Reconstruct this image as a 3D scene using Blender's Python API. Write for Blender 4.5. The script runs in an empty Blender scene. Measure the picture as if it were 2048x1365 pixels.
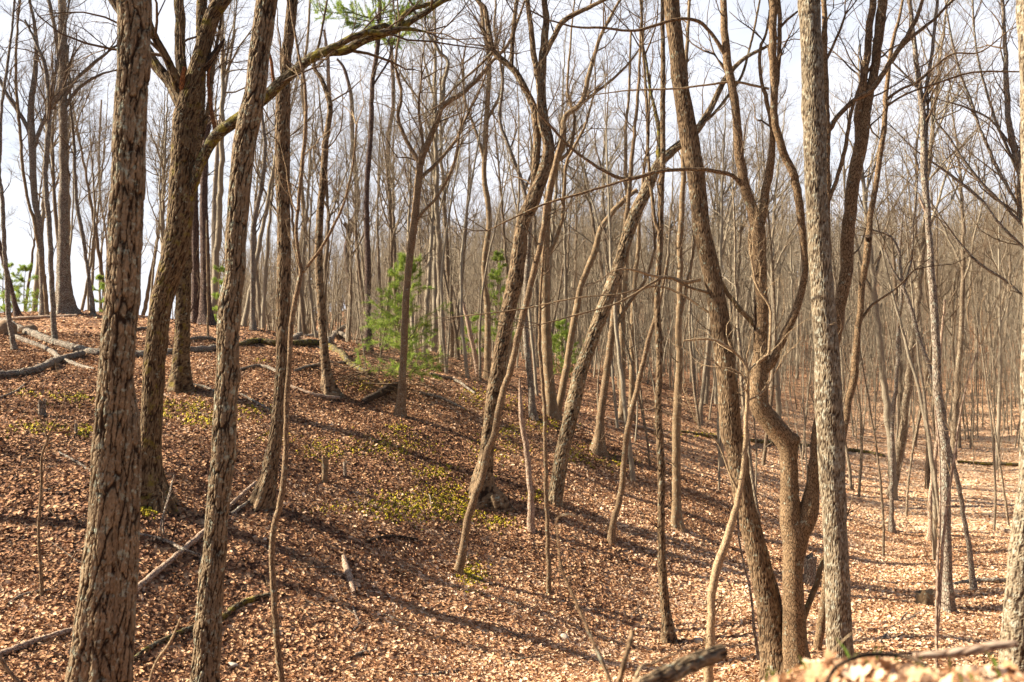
import bpy, math, numpy as np
from mathutils import Vector
R_ = math.radians
S = bpy.context.scene
COL = S.collection
rng = np.random.default_rng(11)

# ------------------------------------------------------------------ camera
F, CX, CY = 1991.0, 1024.0, 682.5            # focal length and centre in photo pixels (2048 wide)
cam_d = bpy.data.cameras.new("camera"); cam = bpy.data.objects.new("camera", cam_d); COL.objects.link(cam)
cam_d.lens = 35.0; cam_d.sensor_width = 36.0; cam_d.clip_start = 0.05; cam_d.clip_end = 4000
cam.location = (0, 0, 0); cam.rotation_euler = (R_(90), 0, 0)
cam_d.dof.use_dof = True; cam_d.dof.focus_distance = 19.0; cam_d.dof.aperture_fstop = 2.4
S.camera = cam

# ------------------------------------------------------------------ sky and sun
SUN_EL, SUN_AZ = 33.0, -86.0                 # azimuth clockwise from +Y (the view direction)
W = bpy.data.worlds.new("World"); S.world = W; W.use_nodes = True
nt = W.node_tree; nt.nodes.clear()
def N(t, ty, **kw):
    n = t.nodes.new(ty)
    for k, v in kw.items(): setattr(n, k, v)
    return n
out = N(nt, 'ShaderNodeOutputWorld'); bg = N(nt, 'ShaderNodeBackground'); bg.inputs['Strength'].default_value = 0.05
sky = N(nt, 'ShaderNodeTexSky', sky_type='NISHITA'); sky.sun_disc = False
sky.sun_elevation = R_(SUN_EL); sky.sun_rotation = R_(SUN_AZ); sky.air_density = 1.0; sky.dust_density = 2.0; sky.ozone_density = 1.5
tc = N(nt, 'ShaderNodeTexCoord'); mp = N(nt, 'ShaderNodeMapping'); mp.inputs['Scale'].default_value = (1.6, 1.6, 4.0)
no = N(nt, 'ShaderNodeTexNoise'); no.inputs['Scale'].default_value = 2.2; no.inputs['Detail'].default_value = 6; no.inputs['Roughness'].default_value = 0.55
rp = N(nt, 'ShaderNodeValToRGB'); rp.color_ramp.elements[0].position = 0.30; rp.color_ramp.elements[0].color = (0.70,)*3 + (1,)
rp.color_ramp.elements[1].position = 0.58; rp.color_ramp.elements[1].color = (1, 1, 1, 1)
mx = N(nt, 'ShaderNodeMix', data_type='RGBA'); mx.inputs[7].default_value = (6.6, 6.75, 7.3, 1)
L = nt.links
L.new(tc.outputs['Generated'], mp.inputs['Vector']); L.new(mp.outputs[0], no.inputs['Vector']); L.new(no.outputs['Fac'], rp.inputs['Fac'])
sx = N(nt, 'ShaderNodeSeparateXYZ'); L.new(tc.outputs['Generated'], sx.inputs[0])
mr = N(nt, 'ShaderNodeMapRange', interpolation_type='SMOOTHSTEP'); mr.inputs['From Min'].default_value = 0.52; mr.inputs['From Max'].default_value = 0.36   # the bright haze thins out overhead
L.new(sx.outputs['Z'], mr.inputs['Value']); mm = N(nt, 'ShaderNodeMath', operation='MULTIPLY'); L.new(rp.outputs['Color'], mm.inputs[0]); L.new(mr.outputs[0], mm.inputs[1])
dp = N(nt, 'ShaderNodeVectorMath', operation='DOT_PRODUCT'); dp.inputs[1].default_value = (-0.55, 0.83, 0.0); L.new(tc.outputs['Generated'], dp.inputs[0])   # haze kept to the sun and ridge side; unseen sky darkened for deeper shade
mr2 = N(nt, 'ShaderNodeMapRange', interpolation_type='SMOOTHSTEP'); mr2.inputs['From Min'].default_value = -0.15; mr2.inputs['From Max'].default_value = 0.35; L.new(dp.outputs['Value'], mr2.inputs['Value'])
m3 = N(nt, 'ShaderNodeMath', operation='MULTIPLY'); L.new(mm.outputs[0], m3.inputs[0]); L.new(mr2.outputs[0], m3.inputs[1])
L.new(m3.outputs[0], mx.inputs[0]); L.new(sky.outputs[0], mx.inputs[6]); L.new(mx.outputs[2], bg.inputs['Color']); L.new(bg.outputs[0], out.inputs['Surface'])
sd = bpy.data.lights.new("sun", 'SUN'); sun = bpy.data.objects.new("sun", sd); COL.objects.link(sun)
sd.energy = 5.0; sd.angle = R_(0.55); sd.color = (1.0, 0.90, 0.74)
az, el = R_(SUN_AZ), R_(SUN_EL)
sdir = Vector((math.sin(az)*math.cos(el), math.cos(az)*math.cos(el), math.sin(el)))
sun.rotation_euler = sdir.to_track_quat('Z', 'Y').to_euler(); sun.location = (-30, 0, 40)
S.view_settings.view_transform = 'Standard'; S.view_settings.look = 'None'
S.view_settings.exposure = 1.74; S.view_settings.gamma = 1.0

# ------------------------------------------------------------------ terrain height
def px2w(px, py, Y): return np.array([(px-CX)/F*Y, Y, -(py-CY)/F*Y])
ctrl = [px2w(*c) for c in [
 (1024,1365,13.2),(0,1365,10.6),(500,1365,11.8),(-300,1300,11),(1300,1340,15),(1330,1288,16.8),(1000,1200,16.3),(915,1150,17.5),(1095,1190,17.5),
 (1225,1085,20.8),(1060,1062,20.2),(970,1003,21),(1110,1012,22),(525,1012,17),(300,1003,15.5),(80,1190,12.8),(-100,1000,15),
 (800,835,25.5),(655,785,25),(360,780,22.5),(1100,833,29.5),(1195,905,28),(1352,1055,23.2),(1560,1325,14.6),(1680,1330,13.8),
 (130,637,33),(-200,640,33),(60,720,26),(400,650,35),(560,665,37),(1000,770,38),(1200,800,44),(1400,850,43),(1400,765,66),
 (1670,1260,17),(1890,1225,19.8),(2040,1290,16.5),(2300,1240,18),(1785,1062,30),(1700,962,40),(2048,1050,31),(2300,1040,32),(2048,905,52),(1700,850,64),
 (2048,800,76),(1700,745,95),(700,695,45),(850,705,60),(1000,725,75),(1200,715,95),(1500,700,115),(1900,690,118),(1700,640,160),
 (800,650,150),(1100,572,200),(600,655,180),(300,695,200),(0,705,200),(1500,560,220),(2048,540,220),(2500,540,220),(300,670,60),(0,672,60),(-300,672,60)]]
ctrl += [np.array(c, float) for c in [(0,0,-1.6),(-3,0,-1.6),(3,0,-1.6),(0,-3.5,-1.6),(3,3.2,-1.6),(0,3.2,-1.6),(-3,3.2,-1.7),(0,5.5,-2.4),(-3,5.5,-2.4),(3,5.5,-2.45),
 (0,8,-3.35),(-3,8,-3.2),(3.5,8,-3.5),(-6,8,-3.0),(7,8,-3.2),(-12,14,-1.6),(-20,24,0.4),(-260,400,6),(0,400,12),(300,400,20),(-700,1100,0),(0,1100,8),(700,1100,14)]]
ctrl = np.array(ctrl)
def uv(x, y): return x/(y+6.0), np.log(y+6.0)
def _phi(r2): return 0.5*r2*np.log(r2+1e-12)
_u, _v = uv(ctrl[:,0], ctrl[:,1]); _n = len(ctrl)
_K = _phi((_u[:,None]-_u)**2+(_v[:,None]-_v)**2) + 0.004*np.eye(_n)
_P = np.stack([np.ones(_n), _u, _v], 1)
_A = np.block([[_K, _P],[_P.T, np.zeros((3,3))]])
_w = np.linalg.solve(_A, np.concatenate([ctrl[:,2], np.zeros(3)]))
def H(x, y):
    x = np.asarray(x, float); y = np.asarray(y, float); sh = np.broadcast(x, y).shape
    x = np.broadcast_to(x, sh).ravel(); y = np.broadcast_to(y, sh).ravel()
    z = np.empty(x.size)
    for a in range(0, x.size, 40000):
        xx, yy = x[a:a+40000], y[a:a+40000]; u, v = uv(xx, yy)
        zz = _phi((u[:,None]-_u)**2+(v[:,None]-_v)**2)@_w[:_n] + _w[_n] + _w[_n+1]*u + _w[_n+2]*v
        am = np.clip((yy-2)/8, 0, 1)
        zz += am*(0.045*np.sin(xx*1.9+1.3*np.sin(yy*0.9))+0.04*np.sin(yy*2.3+xx*0.7+2)+0.09*np.sin(xx*0.55+1)*np.sin(yy*0.6+0.5))
        zz += 0.535/(1+np.exp(-(xx-0.50)/0.10))*np.exp(-np.abs((yy-2.75)/0.95)**4)*(1+0.035*np.sin(xx*7)+0.03*np.sin(xx*13+1))
        z[a:a+40000] = zz
    return z.reshape(sh)
_YS = np.concatenate([np.arange(4.6, 60, 0.05), np.arange(60, 400, 0.5)])
def ground(px, py):
    """world point where the ray through a photo pixel meets the ground"""
    xs = (px-CX)/F*_YS; zr = -(py-CY)/F*_YS
    d = zr - H(xs, _YS); i = np.where(d <= 0)[0]
    if len(i) == 0: i = [len(_YS)-1]
    i = max(i[0], 1); t = d[i-1]/(d[i-1]-d[i]+1e-9); t = min(max(t, 0), 1)
    Y = _YS[i-1]+t*(_YS[i]-_YS[i-1])
    return px2w(px, py, Y)

# ------------------------------------------------------------------ mesh building
class MB:
    def __init__(s): s.v=[]; s.bk=[]; s.cr=[]; s.f4=[]; s.f3=[]; s.t4=[]; s.t3=[]; s.n=0
    def add(s, v, f4=None, f3=None, bk=None, cr=None, tint4=None, tint3=None):
        v = np.asarray(v, np.float32).reshape(-1,3); m = len(v)
        s.v.append(v); s.bk.append(v if bk is None else np.asarray(bk, np.float32).reshape(-1,3))
        s.cr.append(np.ones(m, np.float32) if cr is None else np.asarray(cr, np.float32).ravel())
        if f4 is not None: s.f4.append(np.asarray(f4)+s.n); s.t4.append(np.zeros(len(f4)) if tint4 is None else tint4)
        if f3 is not None: s.f3.append(np.asarray(f3)+s.n); s.t3.append(np.zeros(len(f3)) if tint3 is None else tint3)
        s.n += m
    def mesh(s, name, mat, smooth=True, tint=False):
        me = bpy.data.meshes.new(name)
        v = np.concatenate(s.v) if s.v else np.zeros((0,3), np.float32)
        f4 = np.concatenate(s.f4) if s.f4 else np.zeros((0,4), int); f3 = np.concatenate(s.f3) if s.f3 else np.zeros((0,3), int)
        me.vertices.add(len(v)); me.vertices.foreach_set('co', v.ravel())
        lp = np.concatenate([f4.ravel(), f3.ravel()]).astype(np.int32)
        me.loops.add(len(lp)); me.loops.foreach_set('vertex_index', lp)
        tot = np.concatenate([np.full(len(f4),4), np.full(len(f3),3)]).astype(np.int32)
        me.polygons.add(len(tot)); me.polygons.foreach_set('loop_start', (np.cumsum(tot)-tot).astype(np.int32)); me.polygons.foreach_set('loop_total', tot)
        me.polygons.foreach_set('use_smooth', np.full(len(tot), smooth))
        me.update(calc_edges=True)
        a = me.attributes.new('bk', 'FLOAT_VECTOR', 'POINT'); a.data.foreach_set('vector', np.concatenate(s.bk).ravel())
        a = me.attributes.new('crack', 'FLOAT', 'POINT'); a.data.foreach_set('value', np.concatenate(s.cr))
        if tint:
            a = me.attributes.new('tint', 'FLOAT', 'FACE'); a.data.foreach_set('value', np.concatenate([np.concatenate(s.t4) if s.t4 else [], np.concatenate(s.t3) if s.t3 else []]).astype(np.float32))
        me.materials.append(mat); return me
    def build(s, name, mat, parent=None, smooth=True, tint=False, origin=None, under=None):
        """one mesh object; under a parent the vertices are stored relative to it"""
        o0 = np.array(parent.location if parent is not None else (origin if origin is not None else (0,0,0)), np.float32)
        if s.v: s.v[:] = [a-o0 for a in s.v]
        o = bpy.data.objects.new(name, s.mesh(name, mat, smooth, tint)); COL.objects.link(o)
        if parent is not None: o.parent = under or parent
        else: o.location = o0
        return o
def tag(o, label=None, cat=None, group=None, kind=None):
    for k, v in (('label',label),('category',cat),('group',group),('kind',kind)):
        if v: o[k] = v
    return o
def empty(name, loc):
    o = bpy.data.objects.new(name, None); COL.objects.link(o); o.location = loc; o.empty_display_size = 0.2; return o
def nrm(a): return a/(np.linalg.norm(a, axis=-1, keepdims=True)+1e-9)

def tubes(mb, P, Rr, sides=3):
    """many thin tubes at once. P (M,n,3), Rr (M,n)"""
    M, n, _ = P.shape
    if M == 0: return
    T = np.empty_like(P); T[:,1:-1] = P[:,2:]-P[:,:-2]; T[:,0] = P[:,1]-P[:,0]; T[:,-1] = P[:,-1]-P[:,-2]; T = nrm(T)
    ref = np.where(np.abs(T[...,2:3]) > 0.8, np.array([0,1.0,0]), np.array([0,0,1.0]))
    A = nrm(np.cross(T, ref)); B = np.cross(T, A)
    th = np.arange(sides)*2*math.pi/sides
    V = P[:,:,None,:] + Rr[:,:,None,None]*(np.cos(th)[None,None,:,None]*A[:,:,None,:]+np.sin(th)[None,None,:,None]*B[:,:,None,:])
    base = (np.arange(M)*n*sides)[:,None,None] + (np.arange(n-1)*sides)[None,:,None]
    k = np.arange(sides)[None,None,:]; k2 = (k+1)%sides
    f = np.stack([base+k, base+k2, base+sides+k2, base+sides+k], -1).reshape(-1,4)
    mb.add(V.reshape(-1,3), f4=f)

def worley(a, b, seed=0):
    """difference of the two nearest jittered cell distances (0 on the cell borders)"""
    ia, ib = np.floor(a), np.floor(b); d1 = np.full(a.shape, 9.0); d2 = d1.copy()
    for i in (-1,0,1):
        for j in (-1,0,1):
            ca, cb = ia+i, ib+j
            h = np.sin(ca*127.1+cb*311.7+seed)*43758.5453; h2 = np.sin(ca*269.5+cb*183.3+seed*1.7)*43758.5453
            d = np.hypot(ca+0.5+0.8*((h-np.floor(h))-0.5)-a, cb+0.5+0.8*((h2-np.floor(h2))-0.5)-b)
            d2 = np.where(d < d1, d1, np.minimum(d2, d)); d1 = np.minimum(d1, d)
    return d2-d1

def vnoise(a, b, c, seed=0):
    """smooth value noise in three dimensions"""
    ia, ib, ic = np.floor(a), np.floor(b), np.floor(c); fa, fb, fc = a-ia, b-ib, c-ic; fa, fb, fc = [q*q*(3-2*q) for q in (fa, fb, fc)]; o = 0
    for i in (0,1):
        for j in (0,1):
            for k in (0,1):
                h = np.sin((ia+i)*127.1+(ib+j)*311.7+(ic+k)*74.7+seed*3.1)*43758.5453
                o = o+(h-np.floor(h))*(fa if i else 1-fa)*(fb if j else 1-fb)*(fc if k else 1-fc)
    return o
def catmull(P, step):
    """smooth resample of (n,k) control rows (first three columns are the point) at about `step` metres"""
    P = np.asarray(P, float)
    if len(P) < 2: return P
    Q = np.vstack([2*P[0]-P[1], P, 2*P[-1]-P[-2]]); out = []
    for i in range(1, len(Q)-2):
        d = np.linalg.norm(Q[i+1][:3]-Q[i][:3]); n = max(1, int(round(d/step)))
        t = (np.arange(n)/n)[:,None]
        out.append(0.5*((2*Q[i])+(-Q[i-1]+Q[i+1])*t+(2*Q[i-1]-5*Q[i]+4*Q[i+1]-Q[i+2])*t**2+(-Q[i-1]+3*Q[i]-3*Q[i+1]+Q[i+2])*t**3))
    return np.vstack(out+[P[-1:]])

def stem(mb, P, Rr, sides, crack=0.0, flare=0.0, wob=0.03, seed=0, plate=0.042, cap=True):
    """one big bark covered stem with fissures, knots and a flared foot"""
    P = np.asarray(P, float); Rr = np.maximum(np.asarray(Rr, float), 0.001); n = len(P); r_ = np.random.default_rng(seed)
    T = np.gradient(P, axis=0); T = nrm(T); s = np.concatenate([[0], np.cumsum(np.linalg.norm(np.diff(P, axis=0), axis=1))])
    A = np.empty_like(P); a = np.cross(T[0], [0,0,1.0]);  a = np.array([0,1.0,0]) if np.linalg.norm(a) < 0.3 else a
    for i in range(n):                                   # parallel transport; the seam starts at the far side
        a = a - T[i]*(a@T[i]); a = a/(np.linalg.norm(a)+1e-9); A[i] = a
    B = np.cross(T, A); th = np.arange(sides)*2*math.pi/sides
    TH, SS = np.meshgrid(th, s); RR = np.repeat(Rr[:,None], sides, 1)
    ph = r_.uniform(0, 6.28, 8)
    m = 1 + wob*(np.sin(SS*3.1+ph[0]+2*TH)+0.7*np.sin(SS*6.7+ph[1]+TH)+0.6*np.sin(SS*13+ph[2]+3*TH))
    for k in range(int(s[-1]/1.3)+1):                    # knots and swellings
        sk, tk = r_.uniform(0, s[-1]), r_.uniform(0, 6.28)
        m += r_.uniform(0.05, 0.2)*np.exp(-((SS-sk)/(Rr.max()*0.7))**2 - (np.angle(np.exp(1j*(TH-tk)))/0.7)**2)
    if flare > 0:
        m += flare*np.exp(-SS/(2.2*Rr[0]))*(1+0.55*np.cos(4*TH+ph[3])+0.35*np.cos(7*TH+ph[4]))
    RR = RR*m
    cr = np.ones_like(RR)
    if crack > 0:
        r0 = np.median(Rr); wu = TH*r0/plate
        X_, Y_, Z_ = np.cos(TH)*r0, np.sin(TH)*r0, SS          # ragged warp from seamless noise
        n1 = vnoise(X_*26, Y_*26, Z_*11, seed)-0.5; n2 = vnoise(X_*70+3, Y_*70, Z_*45, seed)-0.5; n3 = vnoise(X_*5, Y_*5, Z_*3, seed+9)
        w1 = worley(wu+0.7*n1+0.35*n2, SS/(plate*10)+0.5*n1+0.1*n2, seed); w3 = worley(wu*0.9+7+0.5*n2, SS/(plate*3.3)+0.6*n1+0.4*n2, seed+3); w2 = worley(wu/0.4+n2, SS/(plate*1.0)+n1, seed+5)
        def sm(q, e): q = np.clip(q/e, 0, 1); return q*q*(3-2*q)
        c = sm(w1-0.01, 0.10+0.14*n3)*(0.45+0.55*sm(w3, 0.04+0.10*n3)); c2 = sm(w2, 0.22)*(0.75+0.5*(n2+0.5))
        cr = c*(0.66+0.34*c2); RR = RR - crack*(1-c) - crack*0.2*(1-c2) + crack*0.5*n1
    V = P[:,None,:] + RR[...,None]*(np.cos(TH)[...,None]*A[:,None,:]+np.sin(TH)[...,None]*B[:,None,:])
    BK = np.stack([np.cos(TH)*Rr[:,None]+seed*0.37, np.sin(TH)*Rr[:,None], SS], -1)
    base = (np.arange(n-1)*sides)[:,None]; k = np.arange(sides)[None,:]; k2 = (k+1)%sides
    f = np.stack([base+k, base+k2, base+sides+k2, base+sides+k], -1).reshape(-1,4)
    mb.add(V.reshape(-1,3), f4=f, bk=BK.reshape(-1,3), cr=cr)
    if cap:
        for ring, sg in ((0,-1),(n-1,1)):
            c = P[ring]+T[ring]*sg*Rr[ring]*0.12; rv = V[ring]; kk = np.arange(sides)
            f = np.stack([kk, (kk+1)%sides, np.full(sides, sides)], -1) if sg > 0 else np.stack([(kk+1)%sides, kk, np.full(sides, sides)], -1)
            mb.add(np.vstack([rv, c[None]]), f3=f, bk=np.vstack([BK[ring], BK[ring][:1]]), cr=np.full(sides+1, 0.4))

def grow(O, D, Ln, r0, n, wob, up, r, taper=0.25):
    M = len(O); P = np.empty((M, n, 3)); P[:,0] = O; d = nrm(D); st = (Ln/(n-1))[:,None]
    for j in range(1, n):
        d = nrm(d + wob*r.normal(size=(M,3)) + np.array([0,0,up])); P[:,j] = P[:,j-1]+d*st
    t = np.linspace(0,1,n)[None,:]
    return P, r0[:,None]*(1-(1-taper)*t)
def kids(P, Rr, Ln, k, r, t0=0.2, t1=0.98, l0=0.3, l1=0.6, a0=25, a1=55, rr=0.6, rmin=0.0025):
    M, n, _ = P.shape; idx = np.repeat(np.arange(M), k); t = r.uniform(t0, t1, len(idx)); ff = t*(n-1); i = np.minimum(ff.astype(int), n-2); f = (ff-i)[:,None]
    O = P[idx,i]*(1-f)+P[idx,i+1]*f; T = nrm(P[idx,i+1]-P[idx,i]); rad = Rr[idx,i]*(1-f[:,0])+Rr[idx,i+1]*f[:,0]
    pr = nrm(np.cross(T, r.normal(size=T.shape))); a = np.radians(r.uniform(a0, a1, len(idx)))[:,None]
    ln = Ln[idx]*r.uniform(l0, l1, len(idx))*(1.15-0.6*t)
    return O, T*np.cos(a)+pr*np.sin(a), ln, np.maximum(rad*rr, rmin)
def twigs(mb, O, D, Ln, r0, r, k=(5,5), n=(7,5,4), wob=(0.22,0.2,0.22), up=(0.05,0.03,0.02), sides=(4,3,3), rmin=(0.0045,0.003,0.0022)):
    if len(O) == 0: return
    P, Rr = grow(np.asarray(O, float), np.asarray(D, float), np.asarray(Ln, float), np.maximum(np.asarray(r0, float), rmin[0]), n[0], wob[0], up[0], r)
    tubes(mb, P, Rr, sides[0]); Ln = np.asarray(Ln, float)
    for lv in range(len(k)):
        O, D, Ln, r0 = kids(P, Rr, Ln, k[lv], r, rmin=rmin[lv+1], l0=0.35, l1=0.75)
        P, Rr = grow(O, D, Ln, r0, n[lv+1], wob[lv+1], up[lv+1], r); tubes(mb, P, Rr, sides[lv+1])

# ------------------------------------------------------------------ materials
def newmat(name):
    m = bpy.data.materials.new(name); m.use_nodes = True; t = m.node_tree; t.nodes.clear()
    o = N(t, 'ShaderNodeOutputMaterial'); b = N(t, 'ShaderNodeBsdfPrincipled'); b.inputs['Roughness'].default_value = 0.9
    b.inputs['Specular IOR Level'].default_value = 0.15
    t.links.new(b.outputs[0], o.inputs['Surface']); return m, t, b
def ramp(t, fac, stops):
    r = N(t, 'ShaderNodeValToRGB'); e = r.color_ramp.elements
    while len(e) < len(stops): e.new(0.5)
    for q, (p, c) in zip(e, stops): q.position = p; q.color = (*c, 1)
    t.links.new(fac, r.inputs['Fac']); return r.outputs['Color']
def mixc(t, fac, a, b):
    m = N(t, 'ShaderNodeMix', data_type='RGBA')
    for s_, v in ((0, fac), (6, a), (7, b)):
        if isinstance(v, tuple): m.inputs[s_].default_value = (*v, 1)
        elif isinstance(v, float): m.inputs[s_].default_value = v
        else: t.links.new(v, m.inputs[s_])
    return m.outputs[2]
def mth(t, op, a, b=0.0, clamp=False):
    m = N(t, 'ShaderNodeMath', operation=op); m.use_clamp = clamp
    for i, v in enumerate((a, b)):
        if isinstance(v, (int, float)): m.inputs[i].default_value = v
        else: t.links.new(v, m.inputs[i])
    return m.outputs[0]
def noise(t, vec, sc, det=3, rough=0.6):
    n = N(t, 'ShaderNodeTexNoise'); n.inputs['Scale'].default_value = sc; n.inputs['Detail'].default_value = det; n.inputs['Roughness'].default_value = rough
    if vec is not None: t.links.new(vec, n.inputs['Vector'])
    return n.outputs['Fac']
def bark(name, light, mid, dark, lichen=0.25, lcol=(0.33,0.36,0.27), moss=0.0, mcol=(0.16,0.14,0.02), scale=34, bump=0.6, cracked=False):
    m, t, b = newmat(name); at = N(t, 'ShaderNodeAttribute'); at.attribute_name = 'bk'
    mp = N(t, 'ShaderNodeMapping'); mp.inputs['Scale'].default_value = (1,1,0.3); t.links.new(at.outputs['Vector'], mp.inputs['Vector']); v = mp.outputs[0]
    vo = N(t, 'ShaderNodeTexVoronoi', feature='DISTANCE_TO_EDGE'); vo.inputs['Scale'].default_value = scale; t.links.new(v, vo.inputs['Vector'])
    n1 = noise(t, v, 60, 4); n2 = noise(t, at.outputs['Vector'], 5, 3); n3 = noise(t, at.outputs['Vector'], 14, 4, 0.7)
    fis = mth(t, 'MULTIPLY', vo.outputs['Distance'], 5.0, True)
    if cracked:
        ac = N(t, 'ShaderNodeAttribute'); ac.attribute_name = 'crack'; fis = mth(t, 'MULTIPLY', mth(t, 'POWER', ac.outputs['Fac'], 1.3), mth(t, 'ADD', mth(t, 'MULTIPLY', fis, 0.3), 0.7))
    val = mth(t, 'MULTIPLY', fis, mth(t, 'ADD', mth(t, 'MULTIPLY', n1, 0.9), 0.42), True)
    c = ramp(t, val, [(0.05, dark), (0.42, mid), (0.95, light)])
    c = mixc(t, mth(t, 'MULTIPLY', mth(t, 'SUBTRACT', n2, 0.40), 3.2, True), c, mixc(t, 0.42, c, dark))
    if lichen > 0:
        lf = mth(t, 'MULTIPLY', mth(t, 'SUBTRACT', n3, 0.66-0.22*lichen), 14.0, True)
        lf = mth(t, 'MULTIPLY', lf, mth(t, 'MULTIPLY', mth(t, 'ADD', fis, 0.2), 0.8, True))
        c = mixc(t, lf, c, lcol)
    if moss > 0:
        mf = mth(t, 'MULTIPLY', mth(t, 'SUBTRACT', noise(t, at.outputs['Vector'], 7, 4), 0.62-0.25*moss), 8.0, True); c = mixc(t, mth(t, 'MULTIPLY', mf, 0.85), c, mcol)
    t.links.new(c, b.inputs['Base Color'])
    bp = N(t, 'ShaderNodeBump'); bp.inputs['Strength'].default_value = bump; bp.inputs['Distance'].default_value = 0.02; t.links.new(val, bp.inputs['Height']); t.links.new(bp.outputs[0], b.inputs['Normal'])
    return m
M_oak   = bark('oak_bark', (0.334,0.241,0.142), (0.181,0.122,0.068), (0.026,0.015,0.008), 0.5, cracked=True)
M_mossy = bark('mossy_oak_bark', (0.234,0.161,0.084), (0.117,0.074,0.038), (0.027,0.015,0.007), 0.3, moss=0.25, mcol=(0.17,0.125,0.02), cracked=True)
M_mlimb = bark('mossy_limb_bark', (0.185,0.133,0.074), (0.096,0.063,0.033), (0.022,0.015,0.007), 0.55, moss=0.55, mcol=(0.20,0.16,0.02))
M_brown = bark('brown_bark', (0.289,0.198,0.111), (0.154,0.099,0.054), (0.027,0.016,0.009), 0.35, cracked=True)
M_pale  = bark('pale_lichened_bark', (0.340,0.277,0.185), (0.185,0.137,0.085), (0.037,0.022,0.013), 0.6, lcol=(0.36,0.35,0.27), cracked=True)
M_cherry= bark('smooth_brown_bark', (0.307,0.203,0.111), (0.181,0.114,0.061), (0.054,0.034,0.019), 0.3, scale=55, bump=0.35)
M_thin  = bark('thin_stem_bark', (0.325,0.228,0.131), (0.217,0.139,0.077), (0.072,0.042,0.023), 0.35, scale=60, bump=0.3)
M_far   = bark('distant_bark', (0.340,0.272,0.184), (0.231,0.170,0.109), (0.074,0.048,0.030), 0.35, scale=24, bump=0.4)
def vary(m):
    t = m.node_tree; b = [n for n in t.nodes if n.type == 'BSDF_PRINCIPLED'][0]; src = b.inputs['Base Color'].links[0].from_socket
    oi = N(t, 'ShaderNodeObjectInfo'); g = N(t, 'ShaderNodeNewGeometry'); q = noise(t, g.outputs['Position'], 0.35, 2)
    f = mth(t, 'ADD', mth(t, 'MULTIPLY', oi.outputs['Random'], 0.5), mth(t, 'MULTIPLY', q, 0.5))
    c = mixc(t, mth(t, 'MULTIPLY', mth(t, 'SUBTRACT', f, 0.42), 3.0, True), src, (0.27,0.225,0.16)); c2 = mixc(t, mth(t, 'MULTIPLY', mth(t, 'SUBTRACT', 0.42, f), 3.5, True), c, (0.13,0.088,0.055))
    t.links.new(c2, b.inputs['Base Color'])
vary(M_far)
M_pine  = bark('pine_bark', (0.20,0.135,0.10), (0.11,0.07,0.055), (0.03,0.018,0.014), 0.15, scale=30)
M_dead  = bark('weathered_wood', (0.52,0.40,0.29), (0.36,0.25,0.17), (0.14,0.08,0.05), 0.1, scale=45, bump=0.3)
M_grey  = bark('grey_deadwood', (0.38,0.31,0.235), (0.23,0.175,0.125), (0.06,0.04,0.03), 0.5, lcol=(0.36,0.39,0.31), scale=40)
M_dark  = bark('dark_rotten_wood', (0.10,0.065,0.04), (0.05,0.032,0.02), (0.015,0.01,0.008), 0.0, scale=40)
M_orange= bark('exposed_orange_wood', (0.42,0.19,0.07), (0.28,0.11,0.04), (0.08,0.03,0.015), 0.0, scale=50)
M_twig  = bark('twig_bark', (0.200,0.137,0.081), (0.133,0.085,0.050), (0.052,0.033,0.022), 0.1, scale=70, bump=0.1)
M_ptwig = bark('pale_twig_bark', (0.46,0.34,0.2), (0.33,0.23,0.13), (0.14,0.09,0.05), 0.1, scale=70, bump=0.1)

def leafmat(name, stops, trans=0.0, rough=0.75):
    m, t, b = newmat(name); at = N(t, 'ShaderNodeAttribute'); at.attribute_name = 'tint'
    c = ramp(t, at.outputs['Fac'], stops); t.links.new(c, b.inputs['Base Color']); b.inputs['Roughness'].default_value = rough
    if trans > 0:
        o = [n for n in t.nodes if n.type == 'OUTPUT_MATERIAL'][0]; tr = N(t, 'ShaderNodeBsdfTranslucent'); ms = N(t, 'ShaderNodeMixShader'); ms.inputs[0].default_value = trans
        t.links.new(c, tr.inputs['Color']); t.links.new(b.outputs[0], ms.inputs[1]); t.links.new(tr.outputs[0], ms.inputs[2]); t.links.new(ms.outputs[0], o.inputs['Surface'])
    return m
LEAF = [(0.0,(0.04,0.021,0.013)), (0.25,(0.16,0.075,0.040)), (0.5,(0.35,0.18,0.09)), (0.75,(0.56,0.335,0.175)), (1.0,(0.78,0.56,0.37))]
M_leaf = leafmat('dry_leaf', LEAF, 0.15)
M_need = leafmat('pine_needles', [(0,(0.10,0.16,0.03)),(0.5,(0.24,0.34,0.06)),(1,(0.45,0.50,0.10))], 0.5)
M_grass = leafmat('grass_blade', [(0,(0.12,0.22,0.03)),(1,(0.28,0.42,0.06))], 0.3)
M_moss = leafmat('moss_cushion', [(0,(0.10,0.085,0.01)),(0.5,(0.33,0.25,0.015)),(1,(0.60,0.45,0.03))])

m, t, b = newmat('forest_floor'); M_ground = m
tcg = N(t, 'ShaderNodeTexCoord'); vec = tcg.outputs['Object']
vo = N(t, 'ShaderNodeTexVoronoi'); vo.inputs['Scale'].default_value = 12; vo.inputs['Randomness'].default_value = 1; t.links.new(vec, vo.inputs['Vector'])
vo2 = N(t, 'ShaderNodeTexVoronoi'); vo2.inputs['Scale'].default_value = 5.5; t.links.new(vec, vo2.inputs['Vector'])
sp = N(t, 'ShaderNodeSeparateColor'); t.links.new(vo.outputs['Color'], sp.inputs[0]); sp2 = N(t, 'ShaderNodeSeparateColor'); t.links.new(vo2.outputs['Color'], sp2.inputs[0])
n_big = noise(t, vec, 0.9, 4); n_fine = noise(t, vec, 40, 3)
val = mth(t, 'ADD', mth(t, 'MULTIPLY', sp.outputs[0], 0.6), mth(t, 'MULTIPLY', sp2.outputs[0], 0.25))
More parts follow.
